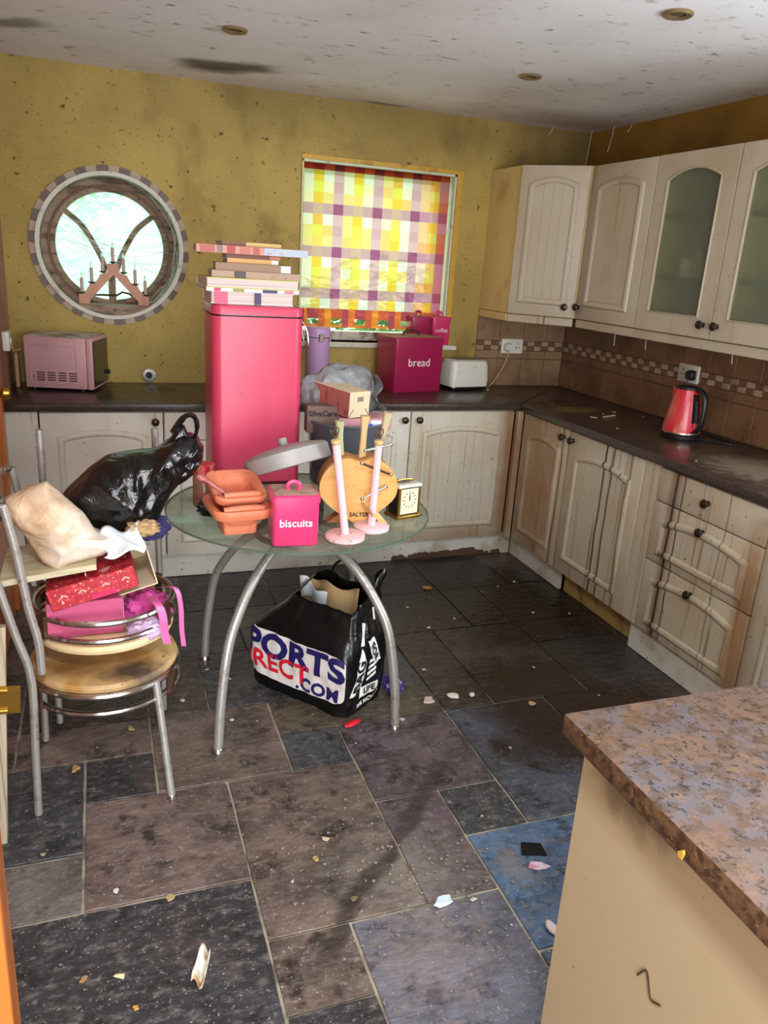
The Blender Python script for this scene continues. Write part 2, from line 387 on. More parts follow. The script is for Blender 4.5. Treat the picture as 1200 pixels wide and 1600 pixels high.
m_mag = MAT('magenta_enamel', (164, 32, 80), .3, coat=.3, layers=[(36, .68, .76, (110, 30, 60), .7)])
m_dust = MAT('dusty_lid', (178, 146, 128), .85, layers=[(20, .45, .65, (130, 96, 76), .8), (60, .6, .7, (196, 120, 130), .6)])
m_micro = MAT('pale_pink_enamel', (206, 158, 162), .4, layers=[(8, .5, .75, (176, 130, 130), .5), (50, .67, .75, (90, 60, 50), .8)])
m_mtop = MAT('grimy_pale_top', (212, 206, 196), .6, layers=[(14, .45, .65, (96, 86, 66), .85)])
m_dark = MAT('black_plastic', (22, 22, 24), .4)
m_vent = MAT('vent_slot', (70, 40, 42), .8)
m_dglass = MAT('smoked_glass', (34, 36, 34), .12)
m_whitep = MAT('white_plastic', (226, 224, 214), .35, layers=[(30, .64, .74, (120, 100, 76), .7)])
m_lilac = MAT('lilac_enamel', (200, 160, 206), .3)
m_orange = MAT('terracotta_plastic', (226, 132, 96), .5, layers=[(10, .5, .75, (196, 102, 70), .6), (60, .65, .72, (120, 64, 44), .8)])
m_palepink = MAT('pale_pink_wood_paint', (236, 190, 190), .4, layers=[(40, .64, .70, (90, 40, 30), .85)])
m_beech = MAT('beech', (222, 166, 92), .45, layers=[((10, 10, 60), .45, .7, (200, 140, 70), .6), (50, .66, .74, (120, 76, 40), .7)])
m_beechd = MAT('beech_side', (188, 124, 70), .5, layers=[((10, 10, 60), .45, .7, (150, 92, 50), .6)])
m_bone = MAT('yellowed_handle', (206, 178, 122), .45, layers=[(20, .5, .7, (180, 150, 90), .6)])
m_gold = MAT('brass', (190, 150, 66), .3, .9, layers=[(40, .55, .7, (120, 90, 40), .7)])
m_cface = MAT('clock_face', (232, 220, 182), .5)
m_ink = MAT('black_print', (20, 18, 16), .6)
m_wtext = MAT('white_print', (244, 240, 236), .5)
m_navy = MAT('navy_print', (34, 28, 92), .45); m_redp = MAT('red_print', (214, 32, 48), .45)
m_lab = MAT('white_bag_print', (230, 222, 216), .4)
m_black = MAT('black_polythene', (13, 14, 15), .24, bump=(16, .4, .01, 1.2), spec=.5)
m_bbag = MAT('black_glossy_sack', (10, 11, 12), .16, bump=((9, 9, 6), .55, .02, 1.6), spec=.6)
m_grey = MAT('grey_polythene', (128, 128, 130), .35, bump=(24, .5, .01, 1))
m_paperbag = MAT('buff_polythene_bag', (214, 182, 150), .42, coord='O', layers=[(5, .42, .62, (232, 216, 200), .8, 3), (8, .55, .72, (176, 134, 92), .7)], bump=(10, .8, .014, 1.6))
m_paper = MAT('white_paper', (226, 232, 238), .7)
m_card = MAT('cream_card', (226, 208, 172), .7); m_pale = MAT('pale_board', (204, 194, 160), .6, layers=[((3, 60, 60), .45, .65, (170, 150, 110), .6)])
m_glit = MAT('red_glitter_card', (172, 26, 44), .45, layers=[(60, .50, .60, (206, 60, 70), .8, 4), (110, .62, .68, (236, 190, 160), .9, 3), (16, .66, .72, (230, 170, 160), .7, 2)])
m_pinkbox = MAT('dusky_pink_card', (190, 78, 118), .55, layers=[(10, .5, .7, (186, 64, 106), .6)])
m_tissue = MAT('magenta_tissue', (196, 70, 140), .6); m_ribbon = MAT('pink_ribbon', (226, 100, 158), .4)
m_navyfab = MAT('navy_fabric', (44, 40, 84), .8); m_tan = MAT('tan_paper', (180, 148, 104), .8)
m_obj = MAT('printed_cover', objcol=True, rough=.5, layers=[(30, .62, .75, (110, 84, 66), .5)], coord='O')
m_page = MAT('page_block', (214, 198, 192), .8, coord='O', layers=[((2, 2, 260), .45, .6, (170, 152, 146), .6)])
m_wood = MAT('orange_varnished_wood', (196, 112, 48), .3, layers=[((14, 14, 1), .45, .65, (150, 72, 26), .8), (4, .5, .7, (180, 100, 70), .6)])
m_arch = MAT('varnished_candle_arch', (176, 104, 44), .35, layers=[((30, 30, 6), .45, .7, (140, 76, 28), .6)])
m_candle = MAT('candle_tube', (196, 172, 160), .5); m_cup = MAT('dark_green_cup', (40, 52, 40), .5)
m_bulb = MAT('clear_bulb', (230, 240, 235), .1, **{'Transmission Weight': .8})
m_web = MAT('cobweb', (216, 222, 216), .9)
m_leaf = MAT('leaf', (70, 120, 44), .6, objcol=False, layers=[(3, .4, .7, (120, 160, 60), .7)])
m_lawn = MAT('lawn', (176, 204, 140), .9)
m_flake = MAT('paint_flake', (206, 196, 176), .7, objcol=True, coord='O', layers=[(40, .5, .7, (150, 120, 84), .5)])
m_spot = MAT('tarnished_brass_ring', (150, 128, 92), .4, .5); m_spotd = MAT('spot_recess', (84, 70, 54), .7)
m_pale_oak = MAT('pale_limed_oak', (190, 176, 150), .6, layers=[((90, 90, 2), .42, .6, (130, 112, 88), .8, 3)])

def alpha_mat(name, col, rough, tr, tcol, layers=(), translucent=0.0, dirt=None, bump=None):
    """thin see-through sheet: mixes clear, translucent and glossy light"""
    m = MAT(name, col, rough, layers=layers, bump=bump)
    nt = m.node_tree; N, L = nt.nodes, nt.links
    b = N['Principled BSDF']; out = N['Material Output']
    t = N.new('ShaderNodeBsdfTransparent'); t.inputs[0].default_value = (*lin(tcol), 1)
    last = b.outputs[0]
    if translucent:
        tl = N.new('ShaderNodeBsdfTranslucent')
        src = b.inputs['Base Color']
        if src.is_linked: L.new(src.links[0].from_socket, tl.inputs[0])
        else: tl.inputs[0].default_value = src.default_value
        mx = N.new('ShaderNodeMixShader'); mx.inputs[0].default_value = translucent
        L.new(last, mx.inputs[1]); L.new(tl.outputs[0], mx.inputs[2]); last = mx.outputs[0]
    mx = N.new('ShaderNodeMixShader'); mx.inputs[0].default_value = tr
    L.new(last, mx.inputs[1]); L.new(t.outputs[0], mx.inputs[2])
    if dirt:
        src = N.new('ShaderNodeNewGeometry').outputs['Position']
        tx = N.new('ShaderNodeTexNoise'); tx.inputs['Scale'].default_value = dirt[0]; tx.inputs['Detail'].default_value = 7; L.new(src, tx.inputs['Vector'])
        mr = N.new('ShaderNodeMapRange'); mr.inputs[1].default_value = dirt[1]; mr.inputs[2].default_value = dirt[2]; mr.inputs[3].default_value = tr; mr.inputs[4].default_value = dirt[3]
        L.new(tx.outputs[0], mr.inputs[0]); L.new(mr.outputs[0], mx.inputs[0])
    L.new(mx.outputs[0], out.inputs[0])
    return m
m_pane = alpha_mat('window_glass', (190, 220, 210), .08, .9, (244, 252, 244))
m_rpane = alpha_mat('grimy_round_glass', (222, 244, 238), .2, .5, (226, 255, 246), translucent=.9, dirt=(7, .45, .75, .25))
m_tglass = alpha_mat('dirty_green_glass', (168, 166, 150), .12, .80, (226, 238, 230), layers=[(6, .45, .7, (140, 116, 88), .8, 6), (14, .6, .72, (150, 108, 60), .8), (60, .64, .72, (70, 56, 40), .7)], dirt=(5, .42, .66, .40))

m_frost = alpha_mat('frosted_glass', (196, 202, 186), .28, .64, (226, 232, 220))
m_frost.node_tree.nodes['Principled BSDF'].inputs['Transmission Weight'].default_value = .6
m_frost.node_tree.nodes['Principled BSDF'].inputs['IOR'].default_value = 1.12
m_tub = alpha_mat('clear_grey_tub', (124, 128, 136), .15, .45, (176, 180, 188))
m_jar = alpha_mat('jar_glass', (170, 120, 100), .12, .45, (220, 190, 176))
m_blind = alpha_mat('sheer_check_fabric', (255, 255, 255), .9, .42, (255, 255, 255), translucent=.8)
# fabric colours of the blind are its print: one colour per woven check
def blind_material():
    m = bpy.data.materials.new('check_blind_fabric'); m.use_nodes = True
    nt = m.node_tree; N, L = nt.nodes, nt.links
    a = N.new('ShaderNodeAttribute'); a.attribute_name = 'print'
    b = N['Principled BSDF']; b.inputs['Roughness'].default_value = .9; L.new(a.outputs['Color'], b.inputs['Base Color'])
    tl = N.new('ShaderNodeBsdfTranslucent'); L.new(a.outputs['Color'], tl.inputs[0])
    tr = N.new('ShaderNodeBsdfTransparent'); L.new(a.outputs['Color'], tr.inputs[0])
    m1 = N.new('ShaderNodeMixShader'); m1.inputs[0].default_value = .8; L.new(b.outputs[0], m1.inputs[1]); L.new(tl.outputs[0], m1.inputs[2])
    m2 = N.new('ShaderNodeMixShader'); m2.inputs[0].default_value = .16; L.new(m1.outputs[0], m2.inputs[1]); L.new(tr.outputs[0], m2.inputs[2])
    L.new(m2.outputs[0], N['Material Output'].inputs[0])
    return m
m_blind = blind_material()

# ------------------------------------------------------------------ room shell
H = 2.396
RWX, RWZ, RWR = -2.704, 1.588, .345            # round window
WX0, WX1, WZ0, WZ1 = -1.735, -.835, 1.15, 2.095  # blind window
wb = MB()
wb.holes([(-5.9, -.1), (.2, -.1), (.2, H + .1), (-5.9, H + .1)], [circ(RWR, 64, RWX, RWZ), [(WX0, WZ0), (WX1, WZ0), (WX1, WZ1), (WX0, WZ1)]], 0, .3)
wall_back = struct(wb.obj('wall_back', m_wall, smooth=30))
wr = MB()
wr.holes([(.02, -.1), (-6.7, -.1), (-6.7, H + .1), (.02, H + .1)], [[(-2.70, 1.1), (-3.80, 1.1), (-3.80, 2.08), (-2.70, 2.08)]], 0, .2, 'x')
wall_right = struct(wr.obj('wall_right', m_wall_r, smooth=30))
wall_left = struct(MB().box((-3.4, -2.98, -.1), (-3.2, .02, H + .1)).obj('wall_left', m_wall_l, smooth=0))
MB_ = MB().holes([(-5.9, -.1), (.2, -.1), (.2, H + .1), (-5.9, H + .1)], [[(-4.1, -.02), (-1.1, -.02), (-1.1, 2.2), (-4.1, 2.2)]], -6.7, -6.5)
wall_front = struct(MB_.obj('wall_front', m_wall, smooth=30))
struct(MB().box((-6.0, -6.7, -.1), (-5.8, .02, H + .1)).obj('wall_far_left', m_wall, smooth=0))
c = MB().holes([(-5.9, -6.7), (.2, -6.7), (.2, .3), (-5.9, .3)], [[(-2.85, -4.59), (-2.55, -4.59), (-2.55, -4.21), (-2.85, -4.21)]], H, H + .12, 'z')
ceiling = struct(c.obj('ceiling', m_ceil, smooth=0))

# floor: bed of grout with every slate laid on a grid of 0.2125 m
floor = struct(MB().box((-5.9, -6.7, -.12), (.2, .3, -.006)).obj('floor', m_grout, smooth=0))
G = .2125
def gx(i): return -1.615 + G * (i - 8)
def gy(k): return -2.04 - G * k
PALE = {'k': (52, 52, 56), 'd': (64, 66, 70), 'b': (112, 94, 84), 'r': (120, 100, 92), 'g': (120, 112, 106), 'p': (98, 82, 88), 'u': (82, 108, 138), 'w': (104, 104, 116), 'n': (70, 58, 48), 'v': (78, 84, 98), 'o': (86, 76, 60)}
given = [(2, 1, 4, 3, 'r'), (4, 1, 6, 4, 'b'), (1, 3, 4, 6, 'k'), (1, 2, 2, 3, 'g'), (0, 0, 2, 2, 'd'), (2, 0, 3, 1, 'k'), (1, -1, 3, 0, 'b'), (3, -1, 5, 1, 'b'),
         (5, 0, 6, 1, 'd'), (6, 0, 8, 2, 'p'), (6, 2, 7, 4, 'p'), (7, 2, 8, 3, 'd'), (7, 3, 9, 5, 'u'), (8, 0, 10, 3, 'v'), (5, 4, 7, 6, 'w'), (4, 4, 5, 5, 'b'),
         (4, 5, 5, 6, 'k'), (5, -1, 8, 0, 'o'), (7, 5, 9, 7, 'u'), (3, -3, 4, -1, 'n'), (4, -3, 6, -1, 'd'), (6, -3, 8, -1, 'd'), (6, -5, 8, -3, 'n'), (8, -5, 10, -3, 'n'), (8, -3, 9, 0, 'n'),
         (10, -7, 12, -5, 'd'), (8, -7, 10, -5, 'k'), (9, -3, 11, 0, 'o'), (10, -5, 11, -3, 'd'), (11, -5, 13, -3, 'n'), (11, -3, 13, -2, 'k'), (11, -2, 13, 0, 'd'), (10, 0, 12, 2, 'n'), (12, 0, 14, 2, 'n'),
         (9, 3, 11, 5, 'v'), (10, 2, 12, 3, 'n')]
taken = {}
tiles = []
for t in given:
    cells = [(i, k) for i in range(t[0], t[2]) for k in range(t[1], t[3])]
    if any(cc in taken for cc in cells): continue
    for cc in cells: taken[cc] = 1
    tiles.append(t)
rt = random.Random(3)
for k in range(-8, 17):
    for i in range(-11, 15):
        if (i, k) in taken: continue
        for w, h in rt.choice([[(2, 2), (2, 1), (1, 1)], [(1, 2), (1, 1)], [(2, 1), (1, 1)], [(2, 3), (2, 2), (1, 1)]]):
            cells = [(a, b_) for a in range(i, i + w) for b_ in range(k, k + h)]
            if all(cc not in taken and cc[0] < 15 and cc[1] < 17 for cc in cells):
                for cc in cells: taken[cc] = 1
                tiles.append((i, k, i + w, k + h, rt.choice('kddbnnrgp')))
                break
for n, (i0, k0, i1, k1, cc) in enumerate(tiles):
    x0, x1, y1, y0 = gx(i0), gx(i1), gy(k0), gy(k1)
    g = .0035 + rt.uniform(0, .0012); z = rt.uniform(-.0012, .0008)
    m = MB()
    nx, ny = 3 * (i1 - i0), 3 * (k1 - k0)
    pts = [(x0 + g + (x1 - x0 - 2 * g) * a / nx, y0 + g) for a in range(nx)] + [(x1 - g, y0 + g + (y1 - y0 - 2 * g) * a / ny) for a in range(ny)] + \
          [(x1 - g - (x1 - x0 - 2 * g) * a / nx, y1 - g) for a in range(nx)] + [(x0 + g, y1 - g - (y1 - y0 - 2 * g) * a / ny) for a in range(ny)]
    pts = [(px + rt.uniform(-.0014, .0014), py + rt.uniform(-.0014, .0014)) for px, py in pts]
    cx, cy = (x0 + x1) / 2, (y0 + y1) / 2
    m.rings([[(px - cx, py - cy, -.006) for px, py in pts], [(px - cx, py - cy, z - .0015) for px, py in pts],
             [((px - cx) * .993, (py - cy) * .993, z) for px, py in pts]], cap0=False)
    o = m.obj('slate_tile', m_slate, floor, (cx, cy, 0), smooth=0)
    b0 = PALE[cc]; v = rt.uniform(.92, 1.08)
    o.color = (*lin([min(255, c_ * v) for c_ in b0]), 1)

# tiled splashback, each tile its own piece of the wall
def tile_piece(name, w, h, t, mat, bev=.0015):
    return MB().box((-w / 2, -t, -h / 2), (w / 2, 0, h / 2), bev, 1).mesh(name, mat, 0)
def splashback(wall, base, dirx, length, big, mosdark, moslight, first):
    """base: lower corner, dirx: unit vector along the wall seen from the room"""
    rot = atan2(dirx[1], dirx[0])
    rows = [(.912, 1.0765), (1.0775, 1.127), (1.187, 1.333)]
    tw = .165
    for z0, z1 in rows:
        x = 0; w = first
        while x < length - .01:
            w = min(w, length - x)
            me = tile_piece('wall_tile', w - .003, z1 - z0 - .003, .007, big)
            link('wall_tile', me, wall, (base[0] + dirx[0] * (x + w / 2), base[1] + dirx[1] * (x + w / 2), (z0 + z1) / 2), rot)
            x += w; w = tw
    ml = tile_piece('mosaic_tile', .0475, .0265, .006, moslight, .001); md = tile_piece('mosaic_tile', .0475, .0265, .006, mosdark, .001)
    for r, z in enumerate((1.1425, 1.1715)):
        j = 0; x = .004
        while x + .05 < length:
            lt = (j + r) % 2 == (0)
            link('mosaic_tile', ml if lt else md, wall, (base[0] + dirx[0] * (x + .025), base[1] + dirx[1] * (x + .025), z), rot)
            x += .05; j += 1
m_mosd2 = m_mosd
MB().box((-.622, -.0012, .905), (0, 0, 1.336)).obj('tile_backing', m_tgrout, wall_back, smooth=0)
MB().box((-.0012, -2.7, .905), (0, 0, 1.336)).obj('tile_backing', m_tgrout, wall_right, smooth=0)
splashback(wall_back, (-.622, -.0012), (1, 0), .612, m_tile, m_mosd, m_mosl, .155)
splashback(wall_right, (-.0012, -.01), (0, -1), 2.3, m_tile_r, m_mosd, m_mosl, .15)

# ------------------------------------------------------------------ round window
win = struct(thing('window_1', 'round window with white rim, brown wooden frame and wine-glass glazing bars in the ochre wall', None, (RWX, 0, RWZ)))
def ringmesh(r0, r1, y0, y1, n=64):
    m = MB(); m.rings([[Vector((r * cos(2 * pi * j / n), y, r * sin(2 * pi * j / n))) for j in range(n)] for r, y in ((r0, y0), (r1, y0), (r1, y1), (r0, y1))], loop=True); return m
ringmesh(.334, .352, -.022, .03).obj('rim', m_white, win)
ringmesh(.335, .3449, .03, .17).obj('reveal', m_frame, win)
ringmesh(.268, .3449, .17, .215).obj('frame', m_frame, win)
ringmesh(.292, .302, .158, .172).obj('frame_bead', m_rust, win)
m = MB(); m.rings([[Vector((.272 * cos(2 * pi * j / 48), y, .272 * sin(2 * pi * j / 48))) for j in range(48)] for y in (.192, .196)]); m.obj('pane', m_rpane, win)
for s in (-1, 1):
    p = spline([(s * .215, .188, .165), (s * .13, .188, .09), (s * .06, .188, -.03), (s * .025, .188, -.12)], 8)
    MB().tube(p, .014, 8).obj('glazing_bar', m_frame, win)
MB().tube([(0, .188, -.11), (0, .188, -.27)], .019, 8).obj('glazing_stem', m_frame, win)
MB().tube([(-.10, .17, -.245), (.02, .165, -.243), (.05, .16, -.225), (.085, .165, -.232), (.1, .17, -.245)], .006, 6).obj('stay_bar', m_rust, win)
# low timber bed inside the opening, on which the candle arch stands
m = MB(); bed = -.285
w_ = sqrt(.3345 ** 2 - bed ** 2)
a_ = math.asin(w_ / .3345)
arc = [(.3345 * sin(a), -.3345 * cos(a)) for a in [-a_ + 2 * a_ * i / 16 for i in range(17)]]
m.prism(arc, .0, .17); m.obj('sill_bed', m_frame, win)
# ring of small tiles about the opening, each its own piece
NT = 44
m_rtd = MAT('dark_ring_tile', (84, 60, 48), .4, layers=[(30, .5, .7, (60, 44, 36), .7)]); m_rtl = MAT('tan_ring_tile', (164, 140, 116), .4, layers=[(30, .5, .7, (124, 100, 80), .7)])
for j in range(NT):
    a0, a1 = 2 * pi * (j + .04) / NT, 2 * pi * (j + .96) / NT
    pts = [(r * cos(a), r * sin(a)) for r, a in ((.353, a0), (.353, (a0 + a1) / 2), (.353, a1), (.380, a1), (.381, (a0 + a1) / 2), (.380, a0))]
    m = MB(); m.prism(pts, -.008, 0); m.obj('ring_tile', m_rtd if j % 2 else m_rtl, win, smooth=0)

# ------------------------------------------------------------------ blind window
w2 = struct(thing('window_2', 'rectangular window with pale frame behind the checked blind', None, ((WX0 + WX1) / 2, 0, WZ0)))
hw, hh = (WX1 - WX0) / 2, WZ1 - WZ0
m = MB(); m.holes([(-hw, 0), (hw, 0), (hw, hh), (-hw, hh)], [[(-hw + .05, .05), (hw - .05, .05), (hw - .05, hh - .05), (-hw + .05, hh - .05)]], .14, .20); m.obj('frame', m_upvc, w2, smooth=0)
m = MB(); m.box((-hw + .05, .165, .05), (hw - .05, .169, hh - .05)); m.obj('pane', m_pane, w2, smooth=0)
MB().box((-hw, .002, .0), (-hw + .012, .14, hh)).obj('reveal_board', m_upvc, w2, smooth=0)
MB().box((hw - .012, .002, .0), (hw, .14, hh)).obj('reveal_board', m_upvc, w2, smooth=0)
MB().box((-hw, .002, hh - .012), (hw, .14, hh)).obj('head_board', m_upvc, w2, smooth=0)
MB().box((-hw - .01, -.03, -.028), (hw + .075, .14, 0), .006).obj('sill', m_white, w2, smooth=0)
MB().box((-hw + .05, .11, .0), (hw - .05, .14, .05), .004).obj('frame_ledge', m_mtop, w2, smooth=0)
# ochre timber edging round the opening
m = MB(); m.holes([(-hw - .0, 0), (hw + .028, 0), (hw + .028, hh + .022), (-hw - .0, hh + .022)], [[(-hw + .002, .0005), (hw - .002, .0005), (hw - .002, hh - .001), (-hw + .002, hh - .001)]], -.012, -.0005); m.obj('edging', MAT('ochre_gloss_edging', (206, 164, 62), .4, layers=[(12, .5, .7, (150, 110, 44), .7)]), w2, smooth=0)

# roller blind of woven checks hanging in the opening
bl = thing('roller_blind', 'sheer check roller blind in yellow, lime, purple and orange over the window', 'blind', ((WX0 + WX1) / 2, .045, WZ1 - .012))
BW, BT, BB = .853, -.03, -.753
nxc, nzc = 15, 13
m = MB(); bm = m.bm; lay = bm.loops.layers.color.new('print')
def check(i, j):
    pc = (i % 4 == 3); pr = (j % 4 == 3)
    base = (232, 214, 150)
    rr = random.Random(i * 37 + j * 11)
    base = rr.choice([(240, 216, 136), (246, 230, 186), (240, 208, 130), (240, 230, 206), (242, 196, 116)])
    if i % 4 == 1: base = rr.choice([(240, 196, 60), (238, 180, 70), (240, 206, 100)])
    if i % 4 == 1 and j % 4 == 1: base = (232, 222, 84)
    elif pc and pr: base = (150, 74, 120)
    elif pc: base = (206, 156, 172) if j % 2 else (214, 170, 184)
    elif pr: base = (206, 164, 150) if i % 2 else (196, 150, 160)
    elif i % 4 == 2 and j % 4 == 0: base = (236, 234, 226)
    base = tuple(int(v + (255 - v) * .10) for v in base)
    if i >= 11 and not pc: base = (base[0], int(base[1] * .9), int(min(255, base[2] * 1.05)))
    if i == 14: base = tuple(int(v * f) for v, f in zip(base, (.9, .62, .68)))
    return base
def quad(x0, z0, x1, z1, col, y=0):
    vs = [bm.verts.new(p) for p in ((x0, y, z0), (x1, y, z0), (x1, y, z1), (x0, y, z1))]
    f = bm.faces.new(vs)
    for l in f.loops: l[lay] = (col[0] / 255, col[1] / 255, col[2] / 255, 1)
for i in range(nxc):
    for j in range(nzc):
        x0 = -BW / 2 + BW * i / nxc; x1 = x0 + BW / nxc
        z1 = BT + (BB - BT) * j / nzc; z0 = z1 + (BB - BT) / nzc
        col = check(i, j)
        quad(x0, z0, x1, z1, col)
me = bpy.data.meshes.new('fabric'); bm.to_mesh(me); bm.free(); me.materials.append(m_blind)
link('fabric', me, bl)
# doubled top and bottom bands of the same cloth; the bottom one is cut with oblong slots
m = MB(); bm = m.bm; lay = bm.loops.layers.color.new('print')
HT, HB = -.753, -.855
def hemcol(i): return [(226, 120, 60), (206, 96, 66), (230, 140, 60), (180, 76, 90)][i % 4]
nslot = 6; pit = BW / nslot
for s in range(nslot):
    xa = -BW / 2 + s * pit; a = xa + pit * .27; b_ = xa + pit * .73; xb = xa + pit
    quad(xa, HB, a, HT, hemcol(s * 2)); quad(b_, HB, xb, HT, hemcol(s * 2 + 1))
    quad(a, HB + .048, b_, HT, hemcol(s * 2 + 3)); quad(a, HB, b_, HB + .016, hemcol(s * 2))
me = bpy.data.meshes.new('slotted_hem'); bm.to_mesh(me); bm.free(); me.materials.append(m_blind)
tag(link('slotted_hem', me, bl, (0, -.003, 0)), 'orange and maroon hem cut with oblong slots')
m = MB(); bm = m.bm; lay = bm.loops.layers.color.new('print')
for i in range(nxc): quad(-BW / 2 + BW * i / nxc, BT, -BW / 2 + BW * (i + 1) / nxc, 0, [(190, 70, 50), (160, 50, 56), (196, 84, 46), (130, 44, 60)][i % 4])
me = bpy.data.meshes.new('top_band'); bm.to_mesh(me); bm.free(); me.materials.append(m_blind)
tag(link('top_band', me, bl, (0, -.003, 0)), 'dark red top band')
MB().tube([(-BW / 2 - .01, .018, -.005), (BW / 2 + .01, .018, -.005)], .014, 12).obj('roller', m_upvc, bl)

# ------------------------------------------------------------------ left doorway, side window, patio
d1 = struct(thing('door_1', 'orange varnished door casing in the left wall by the worktop', None, (-3.2, -1.15, 0)))
MB().box((-.02, .34, 0), (.022, .42, 1.98), .004).obj('casing', m_wood, d1, smooth=0)
MB().box((-.02, -.42, 0), (.022, -.34, 1.98), .004).obj('casing', m_wood, d1, smooth=0)
MB().box((-.02, -.42, 1.98), (.022, .42, 2.06), .004).obj('head', m_wood, d1, smooth=0)
MB().box((-.02, -.34, .006), (.008, .34, 1.98)).obj('leaf', m_wood, d1, smooth=0)
MB().lathe([(.0, 0), (.022, .002), (.012, .02), (.026, .035), (.024, .055), (0, .06)], 16, M=Matrix.Translation((.008, .27, 1.0)) @ Matrix.Rotation(pi / 2, 4, 'Y')).obj('handle', m_gold, d1)
struct(MB().box((-3.2, -3.21, 0), (-2.982, -3.13, 2.1), .006).obj('trim_1', m_wood, smooth=0))
w3 = struct(thing('window_3', 'side window beyond the wall cupboards', None, (.1, -3.25, 1.1)))
m = MB(); m.holes([(-.55, 0), (.55, 0), (.55, .98), (-.55, .98)], [[(-.5, .05), (-.02, .05), (-.02, .93), (-.5, .93)], [(.02, .05), (.5, .05), (.5, .93), (.02, .93)]], .02, .07, 'x'); m.obj('frame', m_upvc, w3, smooth=0)
w4 = struct(thing('window_4', 'patio glazing behind the camera', None, (-2.6, -6.6, 0)))
m = MB(); m.holes([(-1.5, 0), (1.5, 0), (1.5, 2.2), (-1.5, 2.2)], [[(-1.42, .08), (-.04, .08), (-.04, 2.12), (-1.42, 2.12)], [(.04, .08), (1.42, .08), (1.42, 2.12), (.04, 2.12)]], -.04, .0); m.obj('frame', m_white, w4, smooth=0)

# recessed ceiling spots
for lab, x, y in (('round recessed ceiling spot nearest the round window', -2.252, -1.03), ('round recessed ceiling spot nearest the corner of the room', -1.0, -1.04), ('round recessed ceiling spot nearest the camera, above the worktop', -1.04, -2.03)):
    t = thing('ceiling_spot', lab, 'light', (x, y, H), group='recessed ceiling spots')
    MB().lathe([(.034, 0), (.047, -.001), (.048, -.006), (.043, -.011), (.034, -.008)], 32, cap=False).obj('ring', m_spot, t)
    MB().lathe([(.024, -.001), (.033, -.0012), (.033, -.008), (.026, -.006)], 32, cap=False).obj('inner_ring', m_spot, t)
    MB().lathe([(.0245, -.0008), (.0245, -.003), (.014, -.004)], 24).obj('lamp_face', m_spotd, t)

# outdoors: lawn and shrubs behind the back wall
tag(MB().box((-9, .32, -.3), (6, 14, -.2)).obj('lawn', m_lawn, smooth=0), 'green lawn outside beyond the back wall', 'lawn')
def shrub(loc, r, h, n, seed, lab):
    rn = random.Random(seed); t = thing('garden_shrub', lab, 'shrub', loc)
    m = MB(); m.tube([(0, 0, 0), (0.02, 0, h * .5), (0, .02, h * .8)], [.05, .04, .02], 8); m.obj('trunk', m_frame, t)
    m = MB()
    for _ in range(n):
        d = Vector((rn.gauss(0, 1), rn.gauss(0, 1), rn.gauss(0, 1))).normalized() * rn.random() ** .4
        p = Vector((d.x * r, d.y * r, h * .58 + d.z * h * .42))
        a = rn.random() * 6.3; u = Vector((cos(a), sin(a), rn.uniform(-.5, .5))) * rn.uniform(.05, .09); v = Vector((-sin(a), cos(a), rn.uniform(-.7, .7))) * .04
        m.face([p - u, p - v, p + u, p + v])
    tag(m.obj('foliage', m_leaf, t, smooth=0), kind='stuff')
shrub((.3, 3.6, -.2), 1.3, 1.9, 1800, 1, 'broad green garden shrub outside behind the checked blind')
shrub((-2.9, 5.5, -.2), .6, 3.6, 500, 2, 'tall garden shrub outside the round window')
# ------------------------------------------------------------------ kitchen units
def arch_z(x, x0, x1, z, rise):
    t = (x - x0) / (x1 - x0) * 2 - 1
    return z + rise * (1 - t * t)
def knob(parent, x, z, y=0):
    m = MB(); M_ = Matrix.Translation((x, y, z)) @ Matrix.Rotation(pi / 2, 4, 'X')
    m.lathe([(.0, 0), (.011, 0), (.009, .005), (.008, .012), (.0155, .017), (.0185, .023), (.016, .030), (.008, .034), (0, .035)], 20, M=M_)
    return m.obj('knob', m_knob, parent)
def panel_front(parent, name, x, z, w, h, mat, nplank=5, side=.085, top=.095, bot=.085, rise=.03, kx=None, kz=None, y=0, ridge=True):
    """a cupboard door or drawer front: slab, raised arched moulding, grooved planks, knob; local front faces -y"""
    d = MB().box((0, 0, 0), (w, .019, h), .004, 2).obj(name, mat, parent, (x, y, z), smooth=30)
    if ridge:
        x0, x1, z0, z1 = side, w - side, bot, h - top - rise
        n = 12
        path = [(x0, 0, z0), (x1, 0, z0), (x1, 0, z1)] + [(x1 + (x0 - x1) * i / n, 0, arch_z(x1 + (x0 - x1) * i / n, x0, x1, z1, rise)) for i in range(1, n)] + [(x0, 0, z1)]
        # half-round moulding swept round the path
        k = len(path); prof = [(-.017, .001), (-.014, -.006), (-.006, -.0115), (.006, -.0115), (.014, -.006), (.017, .001)]
        R = []
        for i in range(k):
            p = Vector(path[i]); a = (p - Vector(path[i - 1])).normalized(); b = (Vector(path[(i + 1) % k]) - p).normalized()
            na = Vector((a.z, 0, -a.x)); nb = Vector((b.z, 0, -b.x)); nn = (na + nb).normalized(); s = 1 / max(.5, nn.dot(na))
            R.append([p + nn * u * s + Vector((0, v, 0)) for u, v in prof])
        m = MB(); m.rings(R, loop=True, closed=False); m.obj('moulding', mat, d)
        px0, px1 = x0 + .020, x1 - .020; pw = (px1 - px0) / nplank
        for i in range(nplank):
            a, b_ = px0 + i * pw + .0012, px0 + (i + 1) * pw - .0012
            tops = [(b_ + (a - b_) * t / 3, arch_z(b_ + (a - b_) * t / 3, x0, x1, z1 - .019, rise)) for t in range(4)]
            poly = [(a, z0 + .019), (b_, z0 + .019)] + tops
            m = MB(); m.prism(poly, -.0026, .001); m.obj('plank', mat, d, smooth=0)
    if kx is not None: knob(d, kx, kz)
    return d
